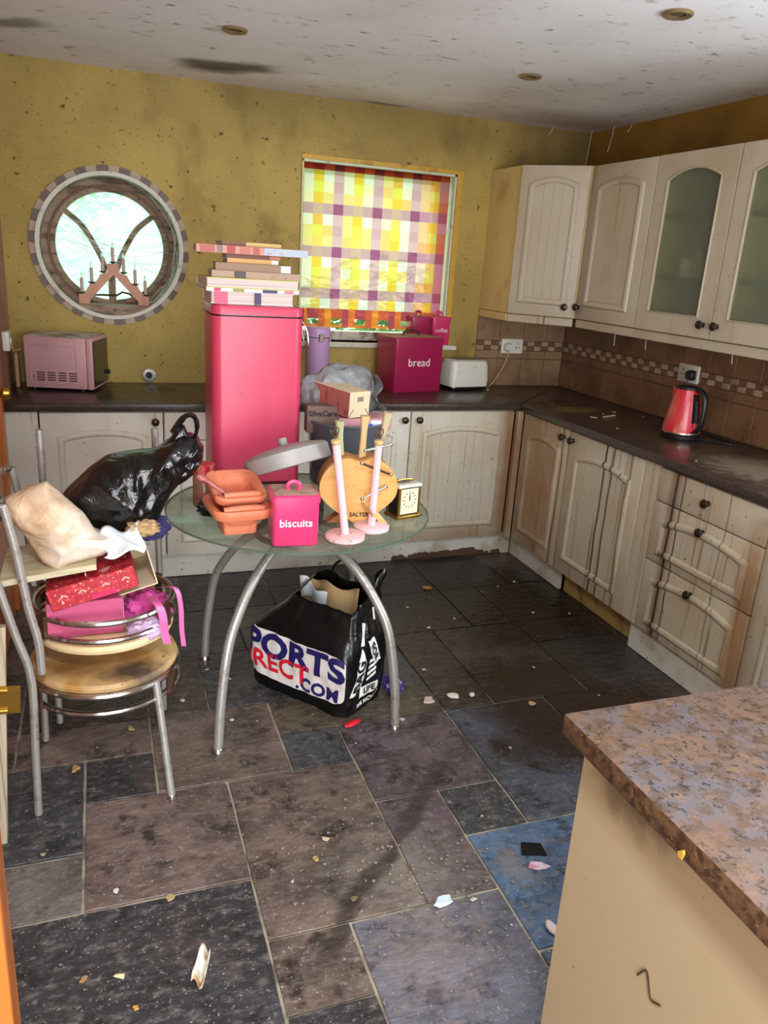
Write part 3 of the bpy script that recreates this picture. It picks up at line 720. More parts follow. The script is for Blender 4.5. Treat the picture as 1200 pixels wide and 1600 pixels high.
def carcass(parent, w, d, h, mat, y0=.0):
    return MB().box((0, y0, 0), (w, d, h)).obj('carcass', mat, parent, smooth=0)

FZ = -.600      # door faces stand at 0.6 m from the walls
BZ = .135
DH = .728
def back_unit(x0, x1, label, mat, fronts, name='base_cupboard'):
    t = thing(name, label, 'cupboard', (x0, FZ, BZ))
    MB().box((.001, .0205, .002), (x1 - x0 - .001, .58, .735)).obj('carcass', m_white, t, smooth=0)
    fronts(t, x1 - x0)
    return t
def right_unit(y0, y1, label, fronts, name='base_cupboard', cat='cupboard'):
    t = thing(name, label, cat, (FZ, y0, BZ), -pi / 2)
    MB().box((.001, .0205, .002), (y0 - y1 - .001, .58, .735)).obj('carcass', m_stain, t, smooth=0)
    fronts(t, y0 - y1)
    return t
g = .0025
def one_door(mat, kside=None, **kw):
    def f(t, w):
        kx = None if kside is None else (.04 if kside == 'l' else w - .04)
        panel_front(t, 'door', g, 0, w - 2 * g, DH, mat, kx=kx, kz=.685, **kw)
    return f
# back run, left to right
t = thing('cupboard_infill', 'plain cream infill board at the left end of the back cupboards', 'panel', (-3.198, FZ, BZ))
MB().box((0, .002, 0), (.138, .020, .735), .002).obj('board', m_cream, t, smooth=0)
back_unit(-3.056, -2.515, 'cream base cupboard with arched door behind the black bin bag on the chair', m_cream, one_door(m_cream, 'r', nplank=5))
def drawer_over(t, w):
    panel_front(t, 'drawer', g, DH - .135, w - 2 * g, .135, m_cream, ridge=False)
    panel_front(t, 'door', g, 0, w - 2 * g, DH - .139, m_cream, nplank=6)
back_unit(-2.513, -1.86, 'cream drawer-over-door base cupboard behind the glass table', m_cream, drawer_over)
back_unit(-1.858, -1.255, 'cream base cupboard with a flaking door behind the heart knife block', m_cream, one_door(m_cream, 'r', nplank=6))
back_unit(-1.253, -.637, 'cream base cupboard with brown streaks beside the inner corner, under the bread bin', m_stain_b, one_door(m_stain_b, 'l', nplank=6))
t = thing('corner_post', 'narrow cream post in the inner corner between the base cupboards', 'post', (-.617, -.617, BZ))
MB().box((-.018, -.02, 0), (.016, .016, .735), .004).obj('board', m_stain_b, t, smooth=0)
# right run, from the corner towards the camera
right_unit(-.640, -1.093, 'brown-stained base cupboard next to the inner corner, right-hand run', one_door(m_stain, 'r', nplank=5, side=.075))
right_unit(-1.097, -1.690, 'base cupboard with two dark drip lines down its door, left of the drawers', one_door(m_stain, 'l', nplank=6))
t = thing('filler_strip', 'cream upright strip between the dripped cupboard and the drawers', 'strip', (FZ, -1.693, BZ), -pi / 2)
MB().box((0, .002, 0), (.096, .020, .735), .002).obj('board', m_stain, t, smooth=0)
def drawers(t, w):
    W_ = w - 2 * g
    z = DH
    for h, r in ((.142, False), (.262, True), (.318, True)):
        z0 = z - h
        panel_front(t, 'drawer', g, z0, W_, h - .003, m_stain, nplank=6, side=.07, top=.055, bot=.05, rise=.03, ridge=r, kx=W_ / 2, kz=(h * .5 if not r else h - .045))
        z = z0 - .002
right_unit(-1.791, -2.395, 'three-drawer base unit with dark drips down the front, below the kettle worktop', drawers, 'drawer_unit', 'drawers')
right_unit(-2.398, -2.9, 'base cupboard half hidden by the granite peninsula, right of the drawers', one_door(m_stain, 'l', nplank=5))
right_unit(-2.903, -3.40, 'base cupboard hidden behind the granite peninsula', one_door(m_stain, 'l', nplank=5))
# plinths
def board(name, label, a, b, mat, cat='plinth'):
    cx, cy = (a[0] + b[0]) / 2, (a[1] + b[1]) / 2
    o = MB().box((a[0] - cx, a[1] - cy, 0), (b[0] - cx, b[1] - cy, b[2] - a[2]), .002, 1).obj(name, mat, None, (cx, cy, a[2]), smooth=0)
    return tag(o, label, cat)
board('plinth_board', 'white chipped plinth board along the back cupboards', (-3.19, -.543, .001), (-.545, -.525, .131), m_plinth)
board('plinth_board', 'white plinth board under the brown-stained corner cupboard', (-.543, -1.10, .001), (-.525, -.546, .125), m_plinth)
board('plinth_board', 'yellowed plinth board under the cupboard with two drips', (-.522, -1.74, .001), (-.504, -1.115, .131), m_plinth_y)
board('plinth_board', 'white plinth board leaning out under the drawers', (-.572, -2.40, .001), (-.554, -1.742, .129), m_plinth)
# worktops
o = MB().box((-3.198 + 1.6, -.626, 0), (1.597, -.002, .038), .007, 3).obj('worktop', m_top, None, (-1.6, 0, .872), smooth=30)
tag(o, 'dark granite-effect worktop along the back wall under the windows', 'worktop')
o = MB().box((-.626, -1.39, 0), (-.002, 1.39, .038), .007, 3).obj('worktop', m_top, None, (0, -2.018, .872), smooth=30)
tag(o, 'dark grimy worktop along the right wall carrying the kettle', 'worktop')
tag(MB().box((-.004, -.30, 0), (.004, .30, .003)).obj('joint_strip', m_rust, None, (-.46, -.46, .9101), pi * .75 + pi, smooth=0), 'thin metal joint strip where the two dark worktops meet in the corner', 'strip')
# peninsula
isl = thing('peninsula', 'beige panelled peninsula with speckled brown granite top, bottom right', 'counter', (-2.09, -3.418, 0))
m = MB(); m.box((0, -.75, .872), (1.40, 0, .911), .004, 2); top_ = m.mesh('worktop', [m_island, m_island_edge], 30)
for p in top_.polygons: p.material_index = 0 if p.normal.z > .5 else 1
link('worktop', top_, isl)
MB().box((.046, -.72, 0), (.062, -.010, .872), .001, 1).obj('end_panel', m_panel, isl, smooth=0)
MB().box((.062, -.028, 0), (1.40, -.012, .872)).obj('back_panel', m_panel, isl, smooth=0)
MB().box((.062, -.72, 0), (1.40, -.70, .872)).obj('front_panel', m_panel, isl, smooth=0)
# bits stuck on the peninsula
rn = random.Random(4)
def crumb(name, label, cat, loc, s, col, seed, mat=None, flat=.35, group=None, rot=None):
    """small broken flake: an irregular faceted chip"""
    rn = random.Random(seed); m = MB(); n = 9
    R = []
    rad = [s * rn.uniform(.55, 1.15) for _ in range(n)]
    asp = rn.uniform(.5, .9); ang = rn.uniform(0, 3)
    for f, z in ((.75, 0), (1, s * flat * .5), (.8, s * flat)):
        ring = []
        for j in range(n):
            a = 2 * pi * j / n; x = rad[j] * f * cos(a); y = rad[j] * f * sin(a) * asp
            ring.append(Vector((x * cos(ang) - y * sin(ang), x * sin(ang) + y * cos(ang), z + (rn.uniform(-.1, .25) * s * flat if z else 0))))
        R.append(ring)
    m.rings(R)
    o = m.obj(name, mat or m_flake, None, loc, rot, smooth=30, color=col)
    return tag(o, label, cat, group)
o = crumb('yellow_crust', 'clump of yellow crust on the edge of the granite peninsula', 'crust', (-2.093, -3.72, .885), .011, (196, 150, 50), 3, rot=(0, -pi / 2, 0))
MB().tube(spline([(-2.0455, -3.64, .575), (-2.0455, -3.655, .60), (-2.0455, -3.665, .585), (-2.0455, -3.675, .565), (-2.0455, -3.695, .575)], 4), .0016, 5).obj('dirt_thread', m_rust)
tag(bpy.data.objects['dirt_thread'], 'thin zigzag dirt thread stuck to the beige peninsula panel', 'dirt')

# ------------------------------------------------------------------ wall cupboards
UZ, UH, CW, DU = 1.373, .764, .619, .357
t = thing('wall_cupboard', 'cream diagonal corner wall cupboard with an arched door', 'cupboard', (0, 0, UZ))
m = MB(); m.prism([(-.003, -.003), (-CW, -.003), (-CW, -DU + .003), (-DU + .003, -CW), (-.003, -CW)], 0, UH, 'z'); m.obj('carcass', m_carc, t, smooth=0)
dl = (CW - DU) * sqrt(2)
dd = bpy.data.objects
M45 = Matrix.Translation((-CW, -DU, 0)) @ Matrix.Rotation(-pi / 4, 4, 'Z')
hold = panel_front(t, 'door', 0, 0, dl - .006, UH - .004, m_cream_u, nplank=4, side=.062, top=.07, bot=.075, rise=.03, kx=dl - .052, kz=.055)
hold.matrix_local = M45 @ Matrix.Translation((.003, -.021, .002))
def upper_right(y0, y1, label):
    return thing('wall_cupboard', label, 'cupboard', (-DU, y0, UZ), -pi / 2)
t = upper_right(-CW - .003, -1.142, 'cream wall cupboard with a solid arched door, left of the glass doors')
MB().box((.001, .021, 0), (.518, DU - .003, UH)).obj('carcass', m_carc, t, smooth=0)
panel_front(t, 'door', .0025, .002, .514, UH - .004, m_cream_u, nplank=6, side=.085, top=.085, bot=.08, rise=.03, kx=.03, kz=.06)
def glass_cupboard(y0, y1, label, ks, w):
    t = upper_right(y0, y1, label)
    m = MB(); m.box((.001, .021, 0), (.017, DU - .003, UH)); m.box((w - .017, .021, 0), (w - .001, DU - .003, UH)); m.box((.017, .021, 0), (w - .017, DU - .003, .018)); m.box((.017, .021, UH - .018), (w - .017, DU - .003, UH)); m.box((.017, DU - .012, .018), (w - .017, DU - .003, UH - .018))
    m.obj('carcass', m_carc, t, smooth=0)
    for z in (.235, .50): MB().box((.018, .05, z), (w - .018, DU - .014, z + .008)).obj('shelf', m_tub, t, smooth=0)
    sd, zt, zb = .085, UH - .115, .085
    n = 12; x0, x1 = sd, w - sd - .005
    arc = [(x1 + (x0 - x1) * i / n, arch_z(x1 + (x0 - x1) * i / n, x0, x1, zt, .045)) for i in range(n + 1)]
    m = MB(); m.holes([(0, 0), (w - .005, 0), (w - .005, UH - .004), (0, UH - .004)], [[(x0, zb), (x1, zb)] + arc], .019, 0)
    d = m.obj('door', m_cream_u, t, (.0025, 0, .002), smooth=0)
    # bead round the opening
    path = [(x0, 0, zb), (x1, 0, zb)] + [(a, 0, b) for a, b in arc]
    MB().tube(path, .0055, 6, loop=True).obj('bead', m_cream_u, d)
    o2 = [(x0 + .002, zb + .002), (x1 - .002, zb + .002)] + [(min(max(a, x0 + .002), x1 - .002), b - .002) for a, b in arc]
    m = MB(); m.prism(o2, .007, .011); m.obj('pane', m_frost, d, smooth=0)
    knob(d, (w - .045) if ks == 'r' else .035, .055)
    return t
glass_cupboard(-1.145, -1.655, 'cream wall cupboard with frosted glass door and blurred jars inside', 'r', .51)
glass_cupboard(-1.658, -2.20, 'cream wall cupboard with frosted glass door at the right edge', 'l', .542)
# things on the glass shelf behind the frosted door
def cup(label, y, x, r, h, col, z=UZ + .2436):
    m = MB(); m.lathe([(r * .8, 0), (r, .004), (r, h), (r * .92, h), (r * .88, .006)], 20)
    return tag(m.obj('mug' if h < .1 else 'shelf_jar', MAT('crockery', col, .4), None, (x, y, z)), label, 'mug' if h < .1 else 'jar')
cup('white mug on the shelf behind the frosted door, leftmost', -1.275, -.21, .036, .085, (226, 218, 200))
cup('tan jar on the shelf behind the frosted door, with the yellow bunch behind it', -1.36, -.22, .032, .12, (196, 140, 90))
cup('green jar on the shelf behind the frosted door', -1.43, -.20, .03, .11, (120, 140, 80))
cup('white jar on the shelf behind the frosted door, rightmost', -1.505, -.22, .036, .13, (226, 222, 206))
m = MB(); rn = random.Random(2)
for _ in range(9):
    p = Vector((rn.uniform(-.03, .03), rn.uniform(-.06, .06), rn.uniform(0, .03)))
    m.lathe([(0, -.022), (.018, -.014), (.024, 0), (.018, .014), (0, .022)], 10, M=Matrix.Translation(p))
tag(m.obj('artificial_flower_bunch', MAT('yellow_flowers', (220, 150, 40), .6), None, (-.17, -1.40, UZ + .41)), 'yellow orange bunch behind the frosted cupboard door', 'flowers')
tag(MB().tube([(0, 0, -.145), (0, 0, 0)], .012, 10).obj('stem_jar', MAT('bunch_stem', (120, 130, 70), .6), bpy.data.objects['artificial_flower_bunch']))
# light pelmets
def pelmet(label, x, y, L, rot, mat=m_cream_u):
    o = MB().box((0, -.0, -.042), (L, .018, 0), .003, 1).obj('pelmet_board', mat, None, (x, y, UZ - .003), rot, smooth=0)
    return tag(o, label, 'pelmet')
pelmet('warm cream pelmet board under the left side of the corner wall cupboard', -CW, -.004, DU - .022, -pi / 2, m_carc)
q = 1 / sqrt(2)
pelmet('short cream pelmet board under the corner wall cupboard door, left piece', -CW + .004, -DU + .004, dl * .55, -pi / 4)
pelmet('short cream pelmet board under the corner wall cupboard door, right piece', -CW + .004 + dl * .565 * q, -DU + .004 - dl * .565 * q, dl * .42, -pi / 4)
pelmet('long cream pelmet board under the right-hand wall cupboards', -DU + .012, -CW - .006, 1.57, -pi / 2)

# ------------------------------------------------------------------ sockets, switch, outlet
def socket(label, loc, rot, plug, cat='socket'):
    t = thing('double_socket', label, cat, loc, rot)
    m = MB(); rl = [[Vector((x, y, z)) for x, z in rrect(w, h, .006, 4)] for y, w, h in ((0, .148, .088), (-.006, .148, .088), (-.009, .142, .082))]
    m.rings(rl); m.obj('plate', m_whitep, t)
    for sx in (-.037, .037):
        for dx, dz, w, h in ((0, .016, .0025, .005), (-.011, -.006, .0045, .0025), (.011, -.006, .0045, .0025)):
            MB().box((sx + dx - w, -.0096, dz - h), (sx + dx + w, -.0088, dz + h)).obj('slot', m_dark, t, smooth=0)
        MB().box((sx - .006, -.013, .026), (sx + .006, -.0088, .038), .002, 1).obj('rocker', m_whitep, t, smooth=0)
    if plug:
        m = MB(); m.rings([[Vector((plug[0] + x * k, y, -.004 + z * k)) for x, z in rrect(.05, .05, .014, 4)] for y, k in ((-.0095, 1), (-.028, .96), (-.038, .78))])
        p = m.obj('plug', plug[1], t)
    return t
socket('white double socket on the brown tiles above the toaster, cable plugged in', (-.378, -.0095, 1.155), 0, (-.037, m_whitep))
socket('white double socket behind the red kettle with a black plug', (-.0095, -1.183, 1.165), -pi / 2, (.037, m_dark))
t = thing('wall_switch', 'white switch box on the left wall beside the pink microwave', 'switch', (-3.2, -.34, 1.15), pi / 2)
MB().box((-.043, -.03, -.043), (.043, 0, .043), .004, 2).obj('box', m_whitep, t)
MB().box((-.008, -.036, -.012), (.008, -.029, .012), .002, 1).obj('rocker', m_whitep, t, smooth=0)
t = thing('wall_outlet', 'small round metal outlet low on the ochre wall above the worktop', 'outlet', (-2.541, 0, .948))
M_ = Matrix.Rotation(pi / 2, 4, 'X')
m = MB(); m.lathe([(.036, 0), (.036, .005), (.030, .008), (.018, .008), (.018, .002)], 28, M=M_, cap=False); m.obj('ring', m_steel, t)
m = MB(); m.lathe([(.0185, .0015), (.0, .0015)], 20, M=M_); m.obj('hole', m_dark, t)
def cable(name, label, pts, r, mat): return tag(MB().tube(spline(pts, 6), r, 6).obj(name, mat), label, 'cable')
cable('toaster_cable', 'cream toaster cable hanging from the socket to the worktop', [(-.415, -.045, 1.14), (-.42, -.05, 1.10), (-.455, -.055, 1.02), (-.50, -.06, .95), (-.545, -.08, .915), (-.59, -.12, .914)], .003, m_bone)
cable('kettle_cable', 'black kettle cable trailing on the right worktop', [(-.045, -1.22, 1.15), (-.055, -1.24, 1.05), (-.06, -1.30, .93), (-.08, -1.40, .914), (-.07, -1.55, .914), (-.10, -1.66, .914), (-.16, -1.60, .914), (-.205, -1.54, .914)], .0035, m_dark)
cable('switch_cable', 'thin brown cable from the left wall switch down to the worktop', [(-3.18, -.33, 1.11), (-3.175, -.30, 1.02), (-3.18, -.27, .93), (-3.17, -.2, .914)], .003, m_rust)
cable('microwave_cable', 'pale microwave cable looping from the switch', [(-3.168, -.33, 1.13), (-3.16, -.30, 1.10), (-3.14, -.24, 1.10), (-3.12, -.16, 1.08)], .003, m_bone)
# ------------------------------------------------------------------ candle arch in the round window
t = thing('candle_arch', 'wooden seven-candle arch standing in the round window', 'candle arch', (-2.698, .05, 1.3035))
for s in (-1, 1):
    # stepped sloping arm
    pts = [(0, .205), (0, .150), (s * .118, .02), (s * .118, 0), (s * .172, 0), (s * .172, .048), (s * .146, .052), (s * .122, .088), (s * .118, .100), (s * .092, .104), (s * .070, .138), (s * .066, .150), (s * .030, .160), (s * .028, .205)]
    m = MB(); m.prism(pts[::s], -.016, .016); m.obj('arm', m_arch, t, smooth=0)
for i, (x, z) in enumerate(((-.155, .049), (-.106, .101), (-.051, .156), (0, .205), (.051, .156), (.106, .101), (.155, .049))):
    m = MB(); m.lathe([(.006, 0), (.019, .006), (.020, .010), (.009, .010)], 14, c=(x, 0, z)); c_ = m.obj('candle_cup', m_cup, t)
    m = MB(); m.lathe([(.0085, .010), (.0085, .075), (.0065, .079)], 12, c=(x, 0, z)); m.obj('candle', m_candle, c_)
    m = MB(); m.lathe([(.004, .079), (.0065, .088), (.005, .098), (0, .108)], 10, c=(x, 0, z)); m.obj('bulb', m_bulb, c_)
# cobwebs: fine sagging threads
m = MB(); rn = random.Random(9)
def thread(a, b, sag, r=.0011):
    a, b = Vector(a), Vector(b); mid = (a + b) / 2 - Vector((0, 0, sag))
    m.tube(spline([a, (a + mid) / 2 - Vector((0, 0, sag * .25)), mid, (b + mid) / 2 - Vector((0, 0, sag * .25)), b], 3), r, 4)
for k in range(9):
    a = rn.uniform(-.5, .6); thread((RWX + .29 * cos(a), .12, RWZ + .29 * sin(a)), (RWX + .29 * cos(2.6 + rn.uniform(-.4, .2)), .14, RWZ + .12 + rn.uniform(-.1, .06)), rn.uniform(.02, .07))
for k in range(26):
    a = rn.uniform(-1.2, .7); b_ = a + rn.uniform(.2, .7); thread((RWX + .33 * cos(a), .03 + rn.random() * .1, RWZ + .33 * sin(a)), (RWX + .33 * cos(b_), .03 + rn.random() * .1, RWZ + .33 * sin(b_)), rn.uniform(-.02, .04))
tag(m.obj('cobweb', m_web), 'white cobweb strands sagging across the round window', 'cobweb', kind='stuff')
m = MB()
for (x, y, L) in ((-.06, -.10, .24), (-.30, -.08, .05), (-.05, -.30, .14), (-.02, -.42, .05)):
    m.tube([(x, y, H), (x - .012, y - .005, H - L * .5), (x - .03, y - .01, H - L)], .0014, 4)
tag(m.obj('cobweb', m_web), 'thin cobweb strands hanging in the ceiling corner', 'cobweb', kind='stuff')
m = MB()
for (y, L) in ((-.93, .06), (-1.18, .05), (-1.75, .04)): m.tube([(-.30, y, UZ - .046), (-.30, y - .006, UZ - .046 - L)], .0016, 4)
tag(m.obj('cobweb', m_web), 'short cobweb strands hanging under the right pelmet', 'cobweb', kind='stuff')

# ------------------------------------------------------------------ things along the worktops
WT = .9105
# pink microwave, its vented side towards the camera
t = thing('microwave', 'pale pink microwave under the round window, vented side forward', 'microwave', (-3.137 + .012, -.255, WT), radians(-15))
L_, D_, Hm = .318, .275, .245
m = MB(); m.box((0, 0, .011), (L_ - .03, D_, Hm + .011), .008, 2); b_ = m.obj('body', [m_micro], t)
MB().box((.004, .004, Hm + .0105), (L_ - .034, D_ - .004, Hm + .0125)).obj('grimy_top', m_mtop, t, smooth=0)
rr = [(.035 + .21 * u, .05 + .16 * v) for u, v in ((0, 0), (1, 0), (1, 1), (0, 1))]
MB().tube([(x + .135, -.0005, z + .125) for x, z in rrect(.215, .185, .014, 4)], .0022, 6, loop=True).obj('side_ridge', m_micro, b_)
for cx in (.055, .105, .155, .205):
    for z in (.048, .060, .072, .084): MB().box((cx, -.0012, z), (cx + .036, .001, z + .0055)).obj('vent_slot', m_vent, b_, smooth=0)
m = MB(); m.box((L_ - .029, -.001, .011), (L_, D_ + .001, Hm + .011), .006, 2); d = m.obj('door', m_micro, t)
MB().box((L_ - .0005, .012, .024), (L_ + .004, D_ - .01, Hm - .004), .002, 1).obj('door_glass', m_dglass, d, smooth=0)
MB().lathe([(0, 0), (.011, .002), (.011, .014), (.0, .016)], 16, M=Matrix.Translation((L_ + .003, D_ - .03, .07)) @ Matrix.Rotation(pi / 2, 4, 'Y')).obj('dial', m_dark, d)
for x in (.03, L_ - .06):
    for y in (.03, D_ - .03): MB().lathe([(.012, 0), (.012, .012)], 12, c=(x, y, 0)).obj('foot', m_dark, t)
o = MB().box((-.018, -.05, .0), (.0, .05, .17), .006, 2).obj('beige_card', m_tan, None, (-3.155, -.16, WT), smooth=0); tag(o, 'small tan board standing between the microwave and the left wall', 'board')

def label_plane(y):
    return lambda u, v: Vector((u, y, v))
def canister(name, label, loc, rot, w, d, h, mat, text, tsize, tz, lid=.022, cat='canister', handle=True, lidmat=None, spacing=1.0, bold=0):
    t = thing(name, label, cat, loc, rot)
    m = MB(); rloft(m, [(0, w - .006, d - .006, .010), (.004, w, d, .012), (h - lid, w, d, .012)]); b_ = m.obj('body', mat, t)
    m = MB(); rloft(m, [(h - lid - .001, w + .007, d + .007, .014), (h - .005, w + .007, d + .007, .014), (h, w - .004, d - .004, .012)]); l_ = m.obj('lid', mat, t)
    m = MB(); rloft(m, [(h + .0002, w - .012, d - .012, .012), (h + .0014, w - .02, d - .02, .012)]); m.obj('lid_dust', m_dust, l_)
    if handle:
        MB().tube(spline([(-.018, 0, h), (-.017, 0, h + .018), (0, 0, h + .026), (.017, 0, h + .018), (.018, 0, h)], 4), .007, 8, flat=.5).obj('handle', mat, l_)
    if text: text_on('lettering', text, tsize, m_wtext, b_, lambda u, v: Vector((u, -d / 2 - .0008, tz + v)), bold=bold, spacing=spacing)
    return t
canister('bread_bin', 'large magenta bread bin lettered bread on the back worktop', (-1.118, -.170, WT), radians(11), .315, .215, .305, m_mag, 'bread', .064, .165, cat='bread bin', lid=.028, handle=False)
bb = bpy.data.objects['bread_bin']
MB().tube(spline([(-.05, 0, .306), (-.045, 0, .325), (0, 0, .335), (.045, 0, .325), (.05, 0, .306)], 4), .006, 8).obj('handle', m_rust, bb)
canister('tea_canister', 'dark pink canister on the window sill, left one behind the bread bin', (-1.005, .02, 1.1505), radians(4), .12, .11, .162, m_mag, None, 0, 0)
canister('coffee_canister', 'pink canister lettered coffee at the right end of the window sill', (-.868, .035, 1.1505), radians(4), .118, .11, .165, m_pink, 'coffee', .034, .085)
# white toaster
t = thing('toaster', 'white two-slot toaster beside the magenta bread bin', 'toaster', (-.745, -.135, WT), radians(9))
m = MB(); rloft(m, [(.022, .262, .150, .03), (.06, .270, .158, .036), (.14, .262, .150, .036), (.168, .248, .136, .036), (.175, .22, .11, .03)], n=6); b_ = m.obj('shell', m_whitep, t)
m = MB(); rloft(m, [(.006, .256, .146, .03), (.022, .264, .152, .03)]); m.obj('base', m_dark, t)
m = MB(); rloft(m, [(.018, .27, .157, .03), (.023, .27, .157, .03)]); m.obj('trim_band', m_chrome, t)
for y in (-.028, .028): MB().box((-.09, y - .012, .1745), (.09, y + .012, .1762)).obj('slot', m_dark, b_, smooth=0)
MB().box((.005, -.0795, .136), (.035, -.077, .139)).obj('badge', m_steel, b_, smooth=0)
MB().box((.130, -.02, .10), (.150, .02, .115), .004, 2).obj('lever', m_dark, t)
for x in (-.1, .1):
    for y in (-.05, .05): MB().lathe([(.01, 0), (.01, .008)], 10, c=(x, y, 0)).obj('foot', m_dark, t)
o = crumb('cable_loop', 'pale strip lying on the worktop in front of the toaster', 'strip', (-.60, -.175, WT), .012, (220, 206, 170), 7)
# lilac tin behind the tub
t = thing('lilac_tin', 'tall lilac lidded tin behind the pinkish red bin', 'tin', (-1.695, -.30, WT))
m = MB(); m.lathe([(.060, 0), (.063, .004), (.063, .295)], 32); m.obj('body', m_lilac, t)
m = MB(); m.lathe([(.066, .295), (.066, .34), (.060, .346), (0, .348)], 32); l_ = m.obj('lid', m_lilac, t)
MB().tube([(.0665 * cos(a), .0665 * sin(a), .296) for a in [2 * pi * i / 32 for i in range(32)]], .0025, 6, loop=True).obj('rim_band', m_chrome, l_)
MB().box((-.012, -.076, .275), (.012, -.064, .315), .003, 1).obj('clasp', m_chrome, t, smooth=0)
MB().box((.048, -.050, .275), (.060, -.034, .315), .003, 1).obj('clasp', m_chrome, t, smooth=0)
# red kettle
t = thing('kettle', 'worn red jug kettle with black handle on the right worktop', 'kettle', (-.262, -1.485, WT), radians(0))
m = MB(); m.lathe([(.086, 0), (.088, .004), (.088, .018), (.080, .022)], 36); m.obj('power_base', m_dark, t)
m_kred = MAT('scuffed_red_enamel', (206, 34, 56), .32, coat=.3, coord='O', layers=[((40, 40, 4), .56, .7, (206, 160, 130), .7, 4), (26, .66, .74, (120, 30, 30), .7), blot(-.06, .03, .1, .035, .1, .2, (200, 120, 90), .6, .8, .5, 20)])
m = MB(); m.lathe([(.078, .0225), (.084, .026), (.083, .06), (.068, .15), (.056, .215), (.053, .226)], 40); b_ = m.obj('body', m_kred, t)
m = MB(); m.lathe([(.0845, .024), (.086, .028), (.0845, .034), (.083, .034)], 40, cap=False); m.obj('base_band', m_chrome, t)
m = MB(); m.lathe([(.054, .226), (.056, .229), (.054, .236), (.030, .242), (.0, .243)], 32); l_ = m.obj('lid', m_dark, t)
ha = radians(-86)                     # handle leans towards the camera's right
hx, hy = cos(ha), sin(ha)
def hp(r, z): return (hx * r, hy * r, z)
m = MB(); m.tube(spline([hp(.052, .228), hp(.085, .226), hp(.108, .20), hp(.116, .15), hp(.112, .09), hp(.098, .055), hp(.082, .046)], 5), .0135, 10, flat=.75); h_ = m.obj('handle', m_dark, t)
m = MB()
R = []
for z, r in ((.035, .0845), (.09, .0785), (.15, .070), (.21, .0585)):
    R.append([Vector((r * cos(ha + a), r * sin(ha + a), z)) for a in (-.30, -.15, 0, .15, .30)] + [Vector(((r - .01) * cos(ha + a), (r - .01) * sin(ha + a), z)) for a in (.30, -.30)])
m.rings(R); m.obj('handle_strip', m_dark, t)
m = MB(); R = []
for z, r in ((.07, .0825), (.12, .0757), (.18, .0655)):
    R.append([Vector((r * cos(ha + a), r * sin(ha + a), z)) for a in (-.06, .06)] + [Vector(((r - .004) * cos(ha + a), (r - .004) * sin(ha + a), z)) for a in (.06, -.06)])
m.rings(R); m.obj('water_gauge', m_pane, t)
m = MB(); sa = ha + pi; m.prism([(-.02, .19), (.02, .19), (.018, .226), (-.018, .226)], -.075, -.045, 'x', M=Matrix.Rotation(sa + pi, 4, 'Z')); m.obj('spout', m_kred, t)
for x, y, s, sd in ((-.42, -1.02, .022, 5), (-.30, -.93, .012, 6), (-.20, -.88, .016, 8), (-.46, -1.28, .010, 9), (-.30, -.65, .010, 2), (-.10, -1.0, .012, 4), (-.42, -.62, .008, 12), (-.52, -1.9, .009, 13)):
    crumb('paint_flake', 'small pale paint flake lying on the dark worktop', 'flake', (x, y, WT), s, (206, 186, 146), sd, flat=.15, group='flakes on the worktop')
t = tag(MB().box((-.05, -.004, 0), (.05, .004, .003)).obj('plaster_strip', m_card, None, (-.30, -.985, WT), radians(20), smooth=0), 'thin pale strip of plaster lying on the dark right worktop', 'strip')

# ------------------------------------------------------------------ glass table
TC = Vector((-2.137, -1.768, 0)); TZ = .75
t = thing('dining_table', 'round green-glass table on four bowed chrome legs', 'table', TC)
m = MB(); m.lathe([(.460, .741), (.464, .7425), (.464, .7475), (.460, .7498)], 72); m.obj('tabletop', m_tglass, t)
m = MB(); m.lathe([(.462, .7415), (.4655, .743), (.4655, .748), (.462, .749)], 72, cap=False); m.obj('glass_edge', MAT('green_glass_edge', (84, 104, 88), .2), t)
MB().tube([(.15 * cos(2 * pi * i / 40), .15 * sin(2 * pi * i / 40), .652) for i in range(40)], .011, 8, loop=True).obj('support_ring', m_rust, t)
MB().lathe([(.05, .655), (.028, .67), (.028, .725), (.085, .735), (.085, .7405)], 24).obj('hub', m_steel, t)
feet = [(-2.472, -2.092), (-1.842, -2.106), (-2.435, -1.444), (-1.806, -1.455)]
for fx, fy in feet:
    dx, dy = fx - TC.x, fy - TC.y; L = sqrt(dx * dx + dy * dy); u = Vector((dx / L, dy / L, 0))
    pts = [u * r * L + Vector((0, 0, z)) for r, z in ((.08, .655), (.22, .648), (.40, .615), (.59, .555), (.76, .468), (.885, .365), (.965, .185), (1.0, .018))]
    l_ = MB().tube(spline(pts, 6), .0165, 12).obj('leg', m_steel, t)
    m = MB(); m.lathe([(.022, 0), (.023, .005), (.018, .016), (.013, .022)], 16, c=(u.x * L, u.y * L, 0)); m.obj('foot', m_chrome, l_)
    m = MB(); m.lathe([(.012, .64), (.012, .735), (.022, .7405)], 12, c=(u.x * .15, u.y * .15, 0)); m.obj('spacer', m_dark, l_)

TT = .7503
